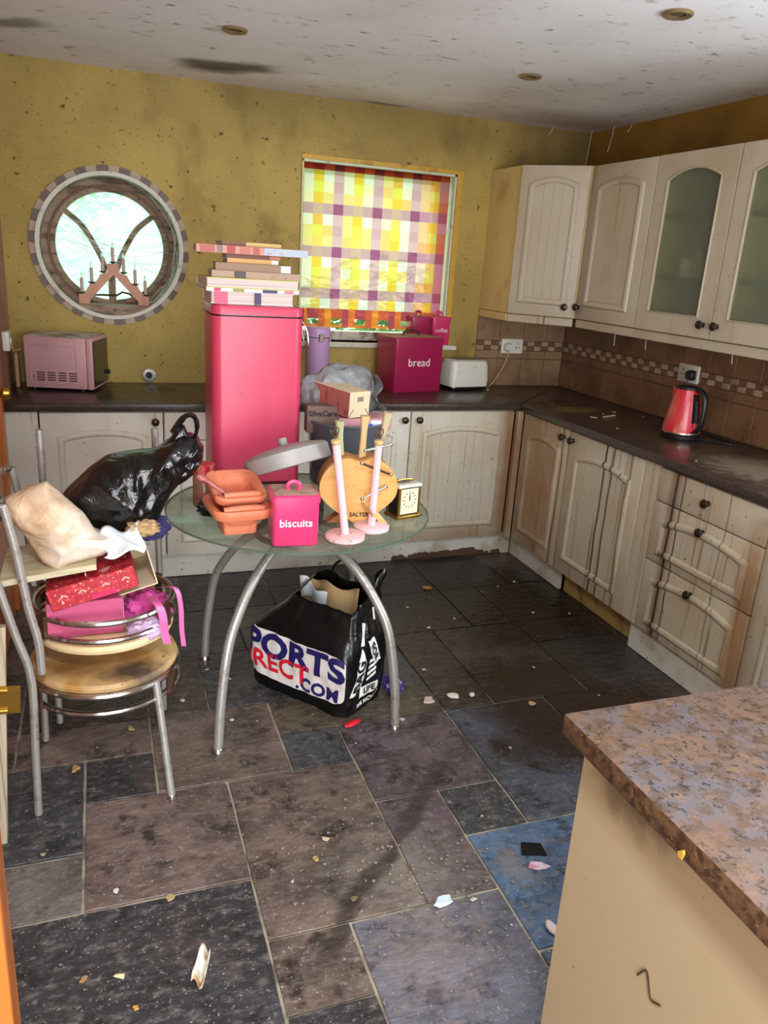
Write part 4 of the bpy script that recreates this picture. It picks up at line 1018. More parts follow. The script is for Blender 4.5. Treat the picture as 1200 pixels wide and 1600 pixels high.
# tall pinkish red bin with the pile of books
t = thing('kitchen_bin', 'tall pinkish red kitchen bin standing on the glass table under books', 'bin', (-2.232, -1.345, TT))
bw, bd = .336, .262
m = MB(); rloft(m, [(0, bw - .012, bd - .012, .035), (.006, bw, bd, .04), (.632, bw, bd, .04)], n=8); m.obj('body', m_red, t)
m = MB(); rloft(m, [(.634, bw - .012, bd - .012, .036), (.638, bw - .012, bd - .012, .036)], n=8); m.obj('lid_gap', m_dark, t)
m = MB(); rloft(m, [(.638, bw + .002, bd + .002, .04), (.660, bw + .002, bd + .002, .04), (.669, bw - .006, bd - .006, .038), (.672, bw - .022, bd - .022, .034)], n=8); l_ = m.obj('lid', m_red, t)
m = MB(); rloft(m, [(.6722, bw - .024, bd - .024, .034), (.6735, bw - .034, bd - .034, .03)], n=6); m.obj('lid_dust', m_dust, l_)
MB().box((bw / 2 + .0012, -.07, .60), (bw / 2 + .012, -.02, .665), .003, 1).obj('lid_catch', m_dark, t, smooth=0)
MB().tube(spline([(bw / 2 + .006, -.07, .62), (bw / 2 + .024, -.085, .58), (bw / 2 + .030, -.08, .52), (bw / 2 + .024, -.05, .53), (bw / 2 + .012, -.03, .60)], 5), .003, 6).obj('carry_wire', m_chrome, t)
m = MB(); rloft(m, [(-.0, bw - .004, bd - .004, .04), (.012, bw + .003, bd + .003, .041)], n=6); m.obj('base_band', m_dark, t)

def book(name, label, x, y, z, w, d, h, rot, cover, pages='front', spine=None, group='books piled on the bin', cat='book', tilt=0, band=None, title=None):
    """lying book; pages 'front' shows the page edges to the camera, 'spine' shows the back"""
    t = thing(name, label, cat, (x, y, z), (0, tilt, rot), group)
    c = min(.003, h * .2)
    m = MB(); m.box((-w / 2, -d / 2, 0), (w / 2, d / 2, c)); m.box((-w / 2, -d / 2, h - c), (w / 2, d / 2, h))
    if pages == 'front': m.box((-w / 2, d / 2 - c, c), (w / 2, d / 2, h - c))
    else: m.box((-w / 2, -d / 2, c), (w / 2, -d / 2 + c, h - c))
    o = m.obj('cover', m_obj, t, smooth=0, color=cover)
    if pages == 'front': MB().box((-w / 2 + .003, -d / 2 + .003, c), (w / 2 - .003, d / 2 - c, h - c)).obj('page_block', m_page, t, smooth=0)
    else: MB().box((-w / 2 + .003, -d / 2 + c, c), (w / 2 - .003, d / 2 - .003, h - c)).obj('page_block', m_page, t, smooth=0)
    if band:
        for (a, b2, cc) in band:
            MB().box((w * a, -d / 2 - .0012, c * .3), (w * b2, -d / 2 + .001, h - c * .3)).obj('colour_band', m_obj, t, smooth=0, color=cc)
    if title:
        text_on('lettering', title[0], title[1], MAT('cover_lettering', title[2], .6), t, lambda u, v: Vector((u + w * title[3], -d / 2 - .0016, h / 2 + v)), bold=title[1] * .02)
    return t
bz = TT + .674
BX, BY = -2.255, -1.345
stack = [
 ('lowest thick book of the pile, white pages and coloured strips, on the bin lid', 'book', -.010, .30, .225, .043, (206, 196, 196), 'front', [(-.46, -.30, (214, 90, 120)), (.02, .10, (60, 54, 90))]),
 ('white thin magazine with pink and dark strips lying above the lowest thick book', 'magazine', -.012, .335, .24, .012, (226, 216, 216), 'spine', [(-.42, -.35, (214, 60, 90)), (-.22, -.10, (150, 150, 70)), (.10, .26, (70, 60, 96)), (.34, .44, (214, 120, 150))]),
 ('white-paged book with a lime green cover, third up in the pile on the bin', 'book', -.012, .335, .24, .034, (196, 196, 96), 'front', None),
 ('grey-brown wide paperback, fourth up in the pile on the bin', 'book', .008, .315, .215, .024, (170, 140, 116), 'spine', [(-.25, -.12, (70, 60, 54))]),
 ('tan hardback with a pale tail, fifth up in the pile on the bin', 'book', .002, .27, .19, .026, (146, 112, 88), 'spine', [(.36, .49, (206, 210, 214))]),
 ('thin orange cream paperback, sixth up in the pile on the bin', 'book', -.002, .185, .14, .016, (214, 164, 96), 'spine', [(.36, .5, (226, 220, 210))]),
 ('thin dark brown book, seventh up in the pile on the bin', 'book', .000, .195, .15, .014, (110, 62, 36), 'spine', [(.30, .5, (190, 110, 90))]),
 ('wide pink-spined annual with grey end, eighth up in the pile, overhanging', 'book', -.005, .395, .21, .026, (206, 140, 120), 'spine', [(.10, .5, (176, 186, 200)), (-.47, -.34, (176, 92, 84)), (-.32, -.27, (130, 112, 112)), (-.23, -.16, (170, 60, 56)), (-.12, -.02, (190, 110, 98)), (.0, .06, (178, 86, 78))]),
 ('small dark brown and cream book on the very top of the pile', 'book', -.010, .215, .14, .015, (112, 74, 52), 'spine', [(-.10, .5, (206, 176, 110))]),
]
rn = random.Random(12)
for i, (lab, cat, dx, w, d, h, col, pg, band) in enumerate(stack):
    b_ = book(cat, lab, BX + dx + .012, BY, bz, w, d, h, radians(rn.uniform(-4, 4)) + (radians(-5) if i == 7 else 0), col, pg, band=band, cat=cat)
    bz += h + .0006

# clear tub of packaging behind the knife block
TBX, TBY = -1.872, -1.452
t = thing('storage_tub', 'clear grey round tub of packaging behind the heart-shaped knife block', 'tub', (TBX, TBY, TT))
m = MB(); m.lathe([(.0, 0), (.138, 0), (.142, .006), (.155, .24), (.160, .246), (.160, .254), (.154, .254), (.149, .24), (.137, .010), (0, .008)], 48, cap=False); m.obj('wall', m_tub, t)
MB().tube([(.161 * cos(2 * pi * i / 48), .161 * sin(2 * pi * i / 48), .249) for i in range(48)], .0035, 6, loop=True).obj('rim', m_tub, t)
def blob(mb, c, rx, ry, rz, seed, amp=.2, nu=28, nv=16, fr=9, sq=1.0):
    """crumpled closed lump"""
    R = []
    for j in range(nv + 1):
        th = pi * (j + .02) / (nv + .04); ring = []
        for i in range(nu):
            a = 2 * pi * i / nu
            d = Vector((sin(th) * cos(a), sin(th) * sin(a), cos(th)))
            k = 1 + amp * (noise.noise(d * fr * .25 + Vector((seed, 0, 0))) + .5 * abs(noise.noise(d * fr * .6 + Vector((0, seed, 0)))))
            p = Vector((abs(d.x) ** sq * (1 if d.x > 0 else -1) * rx, abs(d.y) ** sq * (1 if d.y > 0 else -1) * ry, abs(d.z) ** sq * (1 if d.z > 0 else -1) * rz)) * k
            ring.append(p + Vector(c))
        R.append(ring)
    return mb.rings(R)
m = MB(); blob(m, (0, 0, 0), .118, .118, .095, 5, .15, sq=.8); tag(m.obj('dark_bundle', MAT('dark_cloth', (38, 36, 42), .8), None, (TBX, TBY, TT + .115)), 'dark bundle stuffed inside the clear tub', 'bundle')
tag(MB().box((-.045, -.004, 0), (.045, .004, .085), .002, 1).obj('blue_packet', MAT('blue_packet', (44, 96, 206), .3), None, (TBX + .075, TBY - .095, TT + .168), radians(42), smooth=0), 'blue packet inside the rim of the clear tub', 'packet')
t = thing('brown_carton', 'brown carton with dark lettering standing in the tub beside the red bin', 'carton', (TBX - .110, TBY - .010, TT + .205), radians(-4))
MB().box((-.062, -.03, 0), (.062, .03, .105), .002, 1).obj('board', m_tan if False else MAT('brown_carton_board', (122, 98, 88), .7), t, smooth=0)
text_on('lettering', 'SilvaCare', .030, m_ink, t, lambda u, v: Vector((u, -.0308, .075 + v)), bold=.0008)
t = thing('flat_pink_tray', 'flat pink packet lying in the tub under the pink carton', 'packet', (TBX + .050, TBY - .03, TT + .232), radians(-6))
MB().box((-.105, -.07, 0), (.105, .07, .040), .003, 1).obj('tray', MAT('pink_film_pack', (206, 146, 156), .3), t, smooth=0)
MB().box((.02, -.0712, .008), (.062, -.0695, .034)).obj('sticker', m_paper, t, smooth=0)
t = thing('pink_carton', 'long pink and cream carton lying on top of the tub', 'carton', (TBX + .018, TBY - .085, TT + .2745), (radians(3), 0, radians(24)))
m_cartp = MAT('pink_carton_print', (176, 104, 94), .6, coord='O', layers=[((9, 40, 9), .55, .62, (150, 64, 64), .8, 3), (30, .6, .7, (176, 110, 90), .6)])
m = MB(); m.box((-.052, 0, 0), (.052, .25, .100), .002, 1); cm = m.mesh('carton', [m_cartp, m_card], 0)
for p in cm.polygons: p.material_index = 1 if (p.normal.y < -.5 or p.normal.z > .5) else 0
link('board', cm, t)
m_barp = MAT('grey_bar_print', (120, 120, 118), .6)
for k in range(9):
    MB().box((-.014 + k * .0036, -.0010, .062), (-.0125 + k * .0036 + (.0006 if k % 3 else 0), .0006, .080)).obj('bar_print', m_barp, t, smooth=0)
for s in (-1, 1): MB().tube([(s * .050, -.0008, .004), (s * .030, -.0008, .034)], .0012, 4).obj('fold_line', m_rust, t)
# grey carrier bag slumped behind the carton
m = MB(); blob(m, (0, 0, 0), .16, .055, .12, 21, .22, 44, 26, 8, .9)
o = m.obj('carrier_bag', m_grey, None, (TBX + .0, TBY + .125, TT + .325), radians(12)); tag(o, 'crumpled grey carrier bag slumped behind the pink carton', 'bag')
m = MB(); n = 14
m.grid(lambda u, v: Vector((.02 * sin(u * 9) + .05 * u, -.03 + .05 * v + .012 * sin(u * 14 + v * 5), .16 * (1 - u) - .03 * u * u)), 14, 5)
me = m.mesh('flap', m_grey); sm = link('bag_flap', me, o, (.12, -.06, -.07)); md = sm.modifiers.new('s', 'SOLIDIFY'); md.thickness = .0015

# heart-shaped knife block on a stand
HB = Vector((-1.985, -1.955, TT))
t = thing('knife_block', 'heart-shaped beech knife block with three handles on the table', 'knife block', HB, radians(-9))
def heart(s=1.0, n=48):
    """full rounded heart outline standing on its point"""
    P = []
    for i in range(n):
        a = 2 * pi * i / n; x = sin(a); z = cos(a)
        w = .132 * (1 - .10 * max(0, -z) ** 1.5) * (1 if z > -.3 else 1 - .28 * ((-z - .3) / .7) ** 1.2)
        dz = -.020 * math.exp(-(x / .22) ** 2) if z > 0 else -.012 * math.exp(-(x / .35) ** 2)
        P.append((x * w * s, z * .112 * s + .122 + dz))
    return P
m = MB(); hp_ = heart()[::-1]
zmin = min(z for _, z in hp_)
hp_ = [(x, z - zmin + .004) for x, z in hp_]
m.prism(hp_, -.012, .012); f_ = m.obj('front_plate', m_beech, t, (0, -.03, 0))
m = MB(); m.prism([(x * .985, z * .99 + .001) for x, z in hp_], -.018, .055); m.obj('block', m_beechd, t)
text_on('lettering', 'SALTER', .020, m_ink, f_, lambda u, v: Vector((u + .005, -.0128, .036 + v)), bold=.0006)
m = MB(); m.box((-.010, -.006, 0), (.010, .006, .15), .002, 1); m.obj('prop_leg', m_beech, t, (.095, -.062, .004), (radians(-12), radians(-42), 0), smooth=0)
m = MB(); m.prism([(-.10, 0), (-.02, 0), (-.02, .06)], -.02, .03); m.obj('rear_foot', m_beechd, t, smooth=0)
for x, z, L, rx, lab in ((-.058, .215, .130, radians(-4), 'pale green knife handle'), (.014, .20, .165, radians(1), 'yellowed knife handle'), (.068, .215, .165, radians(9), 'grey and cream knife handle')):
    m = MB(); sec = []
    for k in range(7):
        q_ = k / 6; w = .0135 + .0012 * sin(q_ * pi * 2 + 1.2) + .004 * max(0, q_ - .75) * 4
        sec.append((q_ * L, w * 1.7, w * 1.25, w * .5))
    rloft(m, sec)
    tag(m.obj('knife_handle', {'p': MAT('pale_green_handle', (176, 180, 136), .4), 'y': m_bone, 'g': MAT('grey_cream_handle', (190, 176, 140), .4, coord='O', layers=[blot(0, 0, .03, .1, .1, .07, (140, 140, 136), .9, .6, .2, 4)])}[lab[0]], t, (x, .02, z), (radians(4), rx, 0)), lab)
# paper towel pole and mug tree
def wire_heart(parent, z):
    pts = [(x * .13, 0, zz * .165 + z + .0) for x, zz in [(sin(a) ** 3 * .11, (.13 * cos(a) - .05 * cos(2 * a) - .02 * cos(3 * a) - .01 * cos(4 * a) + .17) * .75) for a in [2 * pi * i / 24 for i in range(24)]]]
    MB().tube(pts, .0018, 6, loop=True).obj('wire_heart', m_rust, parent)
    MB().tube(spline([(0, 0, z), (.006, 0, z + .012), (-.005, .002, z + .022), (.005, 0, z + .032), (0, 0, z + .038)], 4), .0035, 6).obj('wire_curl', m_rust, parent)
t = thing('kitchen_roll_holder', 'pale pink kitchen roll pole with chipped round base and wire heart', 'roll holder', (-2.072, -2.122, TT), (0, 0, 0))
t.rotation_euler = (0, 0, radians(10))
m = MB(); m.lathe([(.060, 0), (.064, .004), (.064, .014), (.058, .018)], 36); m.obj('base', m_palepink, t)
m = MB(); m.lathe([(.0125, 0), (.0125, .285), (.013, .29), (.010, .292)], 18); p_ = m.obj('pole', MAT('pale_pink_pole', (238, 196, 200), .3), t, (0, 0, .0175), (radians(-4), radians(-7), 0))
m = MB(); m.lathe([(.010, .292), (.0155, .298), (.0155, .306), (.008, .311)], 18); m.obj('finial', m_bone, p_)
wire_heart(p_, .310)
t = thing('mug_tree', 'pale pink mug tree with chrome pegs in front of the knife block', 'mug tree', (-1.958, -2.048, TT), radians(14))
m = MB(); m.lathe([(.056, 0), (.060, .004), (.060, .014), (.054, .018)], 36); m.obj('base', MAT('clean_pale_pink_paint', (238, 200, 204), .4), t)
m = MB(); m.lathe([(.0135, 0), (.0125, .265), (.013, .268), (.010, .27)], 18); p_ = m.obj('pole', MAT('pale_pink_pole', (238, 196, 200), .3), t, (0, 0, .0175), (0, radians(2), 0))
m = MB(); m.lathe([(.010, .27), (.0155, .276), (.0155, .284), (.008, .289)], 18); m.obj('finial', m_bone, p_)
wire_heart(p_, .288)
for z, a, tl, mt in ((.262, 8, .006, m_steel), (.190, -8, -.02, m_rust), (.110, 12, .014, m_steel)):
    c_, s_ = cos(radians(a)), sin(radians(a)); L = .054
    a0, a1 = Vector((-L * c_, -L * s_, z - tl)), Vector((L * c_, L * s_, z + tl))
    pg_ = MB().tube([a0, a1], .0042, 10).obj('peg', mt, p_)
    for e in (a0, a1): m = MB(); m.lathe([(0, -.006), (.0055, -.004), (.0065, 0), (.0055, .004), (0, .006)], 12, c=e); m.obj('peg_tip', m_chrome, pg_)
z = .05; pg_ = MB().tube([(-.012, .05, z + .01), (-.03, -.05, z)], .0042, 10).obj('peg', m_chrome, p_); m = MB(); m.lathe([(0, -.007), (.007, -.004), (.008, 0), (.007, .004), (0, .007)], 12, c=(-.031, -.054, z)); m.obj('peg_tip', m_bone, pg_)
# carriage clock
t = thing('carriage_clock', 'small brass carriage clock with cream dial at the table edge', 'clock', (-1.80, -1.925, TT), radians(16))
MB().box((-.052, -.040, 0), (.052, .040, .012), .003, 2).obj('base', m_gold, t)
MB().box((-.050, -.038, .112), (.050, .038, .124), .003, 2).obj('top', m_mtop, t)
for x in (-.043, .043):
    for y in (-.032, .032): MB().box((x - .004, y - .004, .012), (x + .004, y + .004, .112)).obj('pillar', m_gold, t, smooth=0)
MB().box((-.043, -.032, .012), (.043, .032, .112)).obj('case', m_dark, t, smooth=0)
f_ = MB().box((-.037, -.0350, .018), (.037, -.0322, .108)).obj('dial', m_cface, t, smooth=0)
for k in range(12):
    a = 2 * pi * k / 12; M_ = Matrix.Translation((.026 * sin(a), -.0354, .068 + .026 * cos(a))) @ Matrix.Rotation(a, 4, 'Y')
    MB().box((-.0012, -.0004, -.004), (.0012, .0004, .004), M=M_).obj('hour_mark', m_ink, f_, smooth=0)
for a, L, w in ((0, .022, .0012), (.04, .014, .002)):
    MB().box((-w, -.0006, -.003), (w, .0002, L), M=Matrix.Translation((0, -.0362, .068)) @ Matrix.Rotation(a, 4, 'Y')).obj('hand', m_ink, f_, smooth=0)
MB().tube(spline([(-.036, 0, .122), (-.034, 0, .131), (0, 0, .134), (.034, 0, .131), (.036, 0, .122)], 4), .003, 8).obj('carry_handle', m_gold, t)
MB().lathe([(.0, 0), (.006, .002), (.006, .006)], 10, c=(.058, -.03, 0)).obj('foot_knob', m_rust, t)
# biscuit tin
canister('biscuit_tin', 'hot pink square tin lettered biscuits on the table front edge', (-2.237, -2.093, TT), radians(-5), .142, .138, .162, m_pink, 'biscuits', .0345, .074, lid=.022, cat='tin', bold=.0004)
# grey lid leaning on the orange pots and the tin
m = MB(); m.lathe([(.148, 0), (.151, .003), (.150, .052), (.140, .060), (.09, .072), (.03, .078), (.02, .079)], 48)
t = thing('pan_lid', 'deep grey metal lid tilted across the orange pots and pink tin', 'lid', (-2.182, -1.80, .905), (radians(-18), radians(-14), 0))
m.obj('dome', m_lid, t)
m = MB(); m.lathe([(.020, .079), (.016, .084), (.017, .098), (.014, .104), (0, .106)], 20); k_ = m.obj('knob', m_lid, t)
m = MB(); m.lathe([(.0105, .1045), (.009, .1075), (0, .1085)], 16); m.obj('knob_button', m_kred, k_)
# nested orange plastic pots
def orange_pot(label, loc, rot, s=1.0):
    t = thing('plastic_pot', label, 'pot', loc, rot, 'nested orange plastic pots')
    m = MB()
    secs = [(0, .105, .10, .012), (.055, .118, .112, .016), (.056, .150, .15, .03), (.062, .176, .205, .04), (.078, .190, .222, .045), (.088, .192, .224, .046), (.094, .184, .216, .044), (.090, .158, .185, .04), (.080, .130, .150, .035), (.040, .112, .13, .03), (.030, .10, .118, .03)]
    rloft(m, [(z * s, w * s, d * s, r * s) for z, w, d, r in secs], n=7); m.obj('pot', m_orange, t)
    MB().tube(spline([(-.062 * s, -.083 * s, .092 * s), (-.03 * s, -.088 * s, .097 * s), (.03 * s, -.088 * s, .097 * s), (.062 * s, -.083 * s, .092 * s)], 4), .011 * s, 10).obj('grip_lip', m_orange, t)
    return t
orange_pot('terracotta orange plastic pot standing on the table beside the biscuit tin', (-2.393, -1.975, TT), radians(6))
orange_pot('terracotta orange plastic pot nested in the lower pot, tilted to the back', (-2.392, -1.92, TT + .060), (radians(12), 0, radians(6)), .90)
m = MB(); m.tube(spline([(-.10, 0, .045), (-.06, 0, .030), (-.02, 0, .012), (.02, -.005, -.004), (.07, -.012, -.010)], 5), [.012, .013, .012, .010, .009, .009, .009, .009, .009, .009, .009, .009, .009, .009, .009, .010, .011, .012, .011, .006, .004], 10)
tag(m.obj('ladle', MAT('mottled_pink_plastic', (170, 96, 88), .35, coord='O', layers=[(40, .5, .6, (140, 40, 56), .8), (30, .6, .68, (236, 196, 190), .8)]), None, (-2.425, -1.975, .866), (0, radians(8), radians(-20))), 'mottled pink handled utensil lying across the orange pots', 'utensil')
t = thing('glass_jar', 'red-lidded jar behind the orange pots, left of the red bin', 'jar', (-2.462, -1.705, TT))
m = MB(); m.lathe([(.036, 0), (.040, .004), (.040, .10), (.034, .125)], 28); m.obj('glass', m_jar, t)
m = MB(); m.lathe([(.033, .004), (.036, .008), (.036, .05), (.0, .052)], 24); m.obj('contents', MAT('jar_contents', (110, 34, 30), .5), t)
m = MB(); m.lathe([(.038, .122), (.038, .148), (.034, .152), (0, .153)], 28); m.obj('lid', m_kred, t)
m = MB(); blob(m, (0, 0, 0), .04, .05, .025, 31, .5, 24, 12, 14); tag(m.obj('black_rag', m_black, None, (-2.452, -1.80, TT + .024), radians(-30)), 'small crumpled black plastic scrap beside the jar', 'scrap')
m = MB(); m.tube(spline([(0, 0, .10), (.004, 0, .06), (-.003, 0, .03), (.002, -.002, .001)], 4), .0016, 5); tag(m.obj('dirty_string', m_web, None, (-2.117, -1.93, TT)), 'dirty white string beside the knife block', 'string')
# ------------------------------------------------------------------ chairs
def rimmesh(r, z, rt): return MB().tube([(r * cos(2 * pi * i / 40), r * sin(2 * pi * i / 40), z) for i in range(40)], rt, 8, loop=True)
def chair(label, loc, rot, ups, rails, pad=True, legs=True, dz=0.0, name='dining_chair', pz=0.0, padmat=None, RS=.198):
    t = thing(name, label, 'chair', loc, rot)
    if pad:
        m = MB(); m.lathe([(.0, .386 + pz), (RS - .013, .386 + pz), (RS - .001, .392 + pz), (RS + .002, .403 + pz), (RS - .004, .414 + pz), (RS - .028, .420 + pz), (.08, .422 + pz), (0, .422 + pz)], 44); m.obj('seat_pad', padmat or m_cushion, t)
    rimmesh(RS, .380 + dz, .0095).obj('seat_rim', m_chrome, t)
    rimmesh(RS, .326 + dz, .0085).obj('ring_stretcher', m_chrome, t)
    for a in (-35, 35, 145, -145):
        c_, s_ = cos(radians(a)), sin(radians(a))
        MB().box((-.004, -.013, .318 + dz), (.004, .013, .388 + dz), M=Matrix.Translation((c_ * (RS + .011), s_ * (RS + .011), 0)) @ Matrix.Rotation(radians(a), 4, 'Z')).obj('bracket', m_rust, t, smooth=0)
    if legs:
        for s in (-1, 1):
            l_ = MB().tube(spline([(.138, s * .165, .384), (.147, s * .176, .29), (.160, s * .195, .14), (.172, s * .215, .004)], 4), .0115, 10).obj('front_leg', m_steel, t)
            MB().lathe([(.013, 0), (.013, .014), (.012, .016)], 12, c=(.172, s * .215, 0)).obj('ferrule', m_chrome, l_)
    for s in (-1, 1):
        pts = [(x, s * y, z) for x, y, z in ups]
        MB().tube(spline(pts, 5), .0115, 10).obj('back_upright', m_steel, t)
    for z, bul in rails:
        # where the uprights pass this height
        x = min(ups, key=lambda p: abs(p[2] - z))[0]; y = ups[-1][1]
        MB().tube(spline([(x, -y, z), (x - bul * .6, -y * .75, z), (x - bul, 0, z), (x - bul * .6, y * .75, z), (x, y, z)], 5), .010, 8).obj('back_rail', m_chrome, t)
    return t
CH = (-2.812, -2.078, 0)
chair('chrome tube chair with stained round cream seat, lowest of the stack on the left', CH, 0,
      [(-.204, .190, .004), (-.198, .190, .22), (-.193, .188, .446), (-.223, .188, .587), (-.251, .188, .721), (-.268, .188, .82), (-.274, .188, .86)], [(.86, .05), (.80, .05)], RS=.214)
ch2 = chair('chrome tube chair with plain cream seat stacked on top, holding the gift boxes', (-2.806, -2.066, 0), radians(2),
      [(-.178, .190, .46), (-.181, .190, .562), (-.198, .190, .66), (-.217, .190, .826), (-.237, .190, .95)], [(.95, .05)], legs=False, dz=.213, name='dining_chair', pz=.106, padmat=m_cushion2)
chair('chrome chair with bare upright tubes standing behind the heaped chairs', (-2.80, -1.59, 0), pi / 2,
      [(-.20, .175, .004), (-.195, .175, .44), (-.205, .172, .72), (-.222, .170, 1.05)], [])
# heaped boxes and bags on the chairs
PZ = .5295
t = thing('gift_box', 'dusky pink gift box sitting inside the chrome hoop of the chair', 'box', (-2.862, -2.085, PZ), radians(2))
MB().box((-.102, -.112, 0), (.102, .112, .107), .002, 1).obj('box_base', m_pinkbox, t, smooth=0)
MB().box((.1025, -.112, .02), (.104, -.02, .104)).obj('paper_side', MAT('patterned_white_paper', (216, 214, 228), .6, coord='O', layers=[(40, .52, .6, (190, 120, 190), .8, 3), (26, .56, .66, (110, 150, 200), .8, 3)]), t, smooth=0)
t = thing('flap_box', 'open cream card box with pale inside, wedged right of the red glitter lid', 'box', (-2.742, -2.05, PZ + .112), (0, radians(-14), radians(4)))
m = MB(); m.box((-.10, -.12, 0), (.082, .12, .003)); m.box((.079, -.12, 0), (.082, .12, .11)); m.box((-.10, .117, 0), (.082, .12, .11)); m.box((-.10, -.12, 0), (-.097, .12, .10)); m.obj('tray', m_card, t, smooth=0)
t = thing('glitter_lid', 'red glitter patterned box lid tilted on top of the pink gift box', 'box lid', (-2.828, -2.115, PZ + .118), (0, radians(-14), radians(2)))
MB().box((-.120, -.095, 0), (.120, .085, .064), .002, 1).obj('lid', m_glit, t, smooth=0)
for x in (-.08, -.03, .035, .09):
    for s in (-1, 1): MB().box((-.007, -.0006, -.0022), (.007, .0006, .0022), M=Matrix.Translation((x + s * .0045, -.0955, .036)) @ Matrix.Rotation(s * .6, 4, 'Y')).obj('bow_print', MAT('silver_pink_print', (226, 170, 160), .4), t, smooth=0)
MB().box((-.01, -.0965, .002), (.06, -.095, .016)).obj('ribbon_band', MAT('hot_pink_band', (206, 30, 90), .35), t, smooth=0)
t = thing('pale_board', 'pale wooden board lying across the boxes under the buff bag', 'board', (-2.945, -2.075, PZ + .190), (radians(1), radians(-7.5), 0))
MB().box((-.125, -.13, 0), (.125, .12, .017), .001, 1).obj('board', m_pale, t, smooth=0)

def pillow(mb, outline, y, thick, seed, amp=.02, nr=14, k=6, fr=7, sub=4, rnd=.6):
    """puffy crumpled bag: an outline in x and z, bulging to both sides"""
    P = [Vector((a, 0, b)) for a, b in outline]; n = len(P)
    O = []
    for i in range(n):
        for j in range(sub):
            t = j / sub; a, b, c, d = P[i - 1], P[i], P[(i + 1) % n], P[(i + 2) % n]
            q = .5 * ((2 * b) + (c - a) * t + (2 * a - 5 * b + 4 * c - d) * t * t + (3 * b - a - 3 * c + d) * t ** 3)
            O.append(q * rnd + (b * (1 - t) + c * t) * (1 - rnd))
    cen = sum(O, Vector()) / len(O)
    rings = []
    for side in (-1, 1):
        L = []
        for i in range(nr):
            s = 1 - (i / nr) ** 1.0
            prof = thick * sqrt(max(0, 1 - s ** 2.4))
            ring = []
            for q in O:
                p = cen + (q - cen) * s
                d = noise.noise(Vector((p.x * fr, side * 3.1, p.z * fr)) + Vector((seed, 0, 0)))
                e = noise.noise(Vector((p.x * fr * 2.6, side * 1.7, p.z * fr * 2.6)) + Vector((0, seed, 0)))
                cr = (1 - abs(d) * 2.2) * .6 + (1 - abs(e) * 2.2) * .4
                yy = side * (prof + amp * cr * min(1, (1 - s) * 5 + .1))
                ring.append(Vector((p.x + amp * .25 * e, y + yy, p.z + amp * .25 * d)))
            L.append(ring)
        rings.append(L)
    allr = rings[0][::-1] + rings[1][1:]
    return mb.rings(allr)
m = MB(); pillow(m, [(-3.052, .905), (-3.045, .935), (-2.99, .962), (-2.94, .978), (-2.90, .93), (-2.848, .878), (-2.815, .82), (-2.775, .805), (-2.765, .775), (-2.80, .755), (-2.88, .735), (-2.925, .715), (-2.965, .745), (-3.005, .82)], -2.135, .062, 3, .02, rnd=.15, sub=5, nr=16)
o = m.obj('buff_bag', m_paperbag, None, smooth=60); tag(o, 'crumpled buff and white polythene bag on the pale board, far left', 'bag')
m = MB(); m.grid(lambda u, v: Vector((-2.80 + .105 * u + .01 * sin(v * 6), -2.215 + .10 * v + .008 * sin(u * 8), .772 + .012 * u + .045 * v - .012 * sin(u * 7 + v * 4))), 14, 10)
me = m.mesh('paper_sheet', m_paper); o = link('paper_sheet', me); o.modifiers.new('s', 'SOLIDIFY').thickness = .0012
tag(o, 'white paper sheet poking out right of the buff bag', 'paper')
m = MB(); blob(m, (0, 0, 0), .055, .06, .032, 41, .4, 30, 16, 14); tag(m.obj('navy_cloth', m_navyfab, None, (-2.668, -2.04, .795)), 'navy patterned cloth under the black bin bag', 'cloth')
m = MB(); blob(m, (0, 0, 0), .042, .04, .022, 44, .5, 30, 16, 16); tag(m.obj('tan_wrapper', m_tan, None, (-2.69, -2.10, .815)), 'crumpled tan paper under the black bin bag', 'paper')
m = MB(); blob(m, (0, 0, 0), .068, .075, .045, 52, .45, 34, 18, 12); tag(m.obj('magenta_tissue', m_tissue, None, (-2.69, -2.10, .560)), 'magenta tissue paper crumpled beside the pink gift box', 'tissue')
m = MB(); blob(m, (0, 0, 0), .05, .045, .03, 57, .4, 30, 16, 12); tag(m.obj('lilac_cloth', MAT('lilac_cloth', (206, 176, 206), .7), None, (-2.695, -2.185, .530)), 'lilac cloth lump behind the chrome chair hoop', 'cloth')
def ribbon(label, pts, w):
    P = spline(pts, 6); m = MB(); R = []
    for i, p in enumerate(P):
        a = Vector((w, .2 * w * sin(i * .7), 0)); R.append([p - a, p + a, p + a + Vector((0, .0012, 0)), p - a + Vector((0, .0012, 0))])
    m.rings(R); return tag(m.obj('ribbon', m_ribbon, None, smooth=60), label, 'ribbon')
ribbon('pink ribbon hanging over the chrome hoop, left wider strip', [(-2.68, -2.16, .62), (-2.662, -2.235, .628), (-2.650, -2.25, .60), (-2.645, -2.25, .54), (-2.638, -2.25, .505)], .011)
ribbon('pink ribbon dangling lowest to the right of the chair', [(-2.655, -2.10, .62), (-2.605, -2.14, .632), (-2.590, -2.15, .58), (-2.588, -2.15, .50), (-2.583, -2.15, .44)], .007)
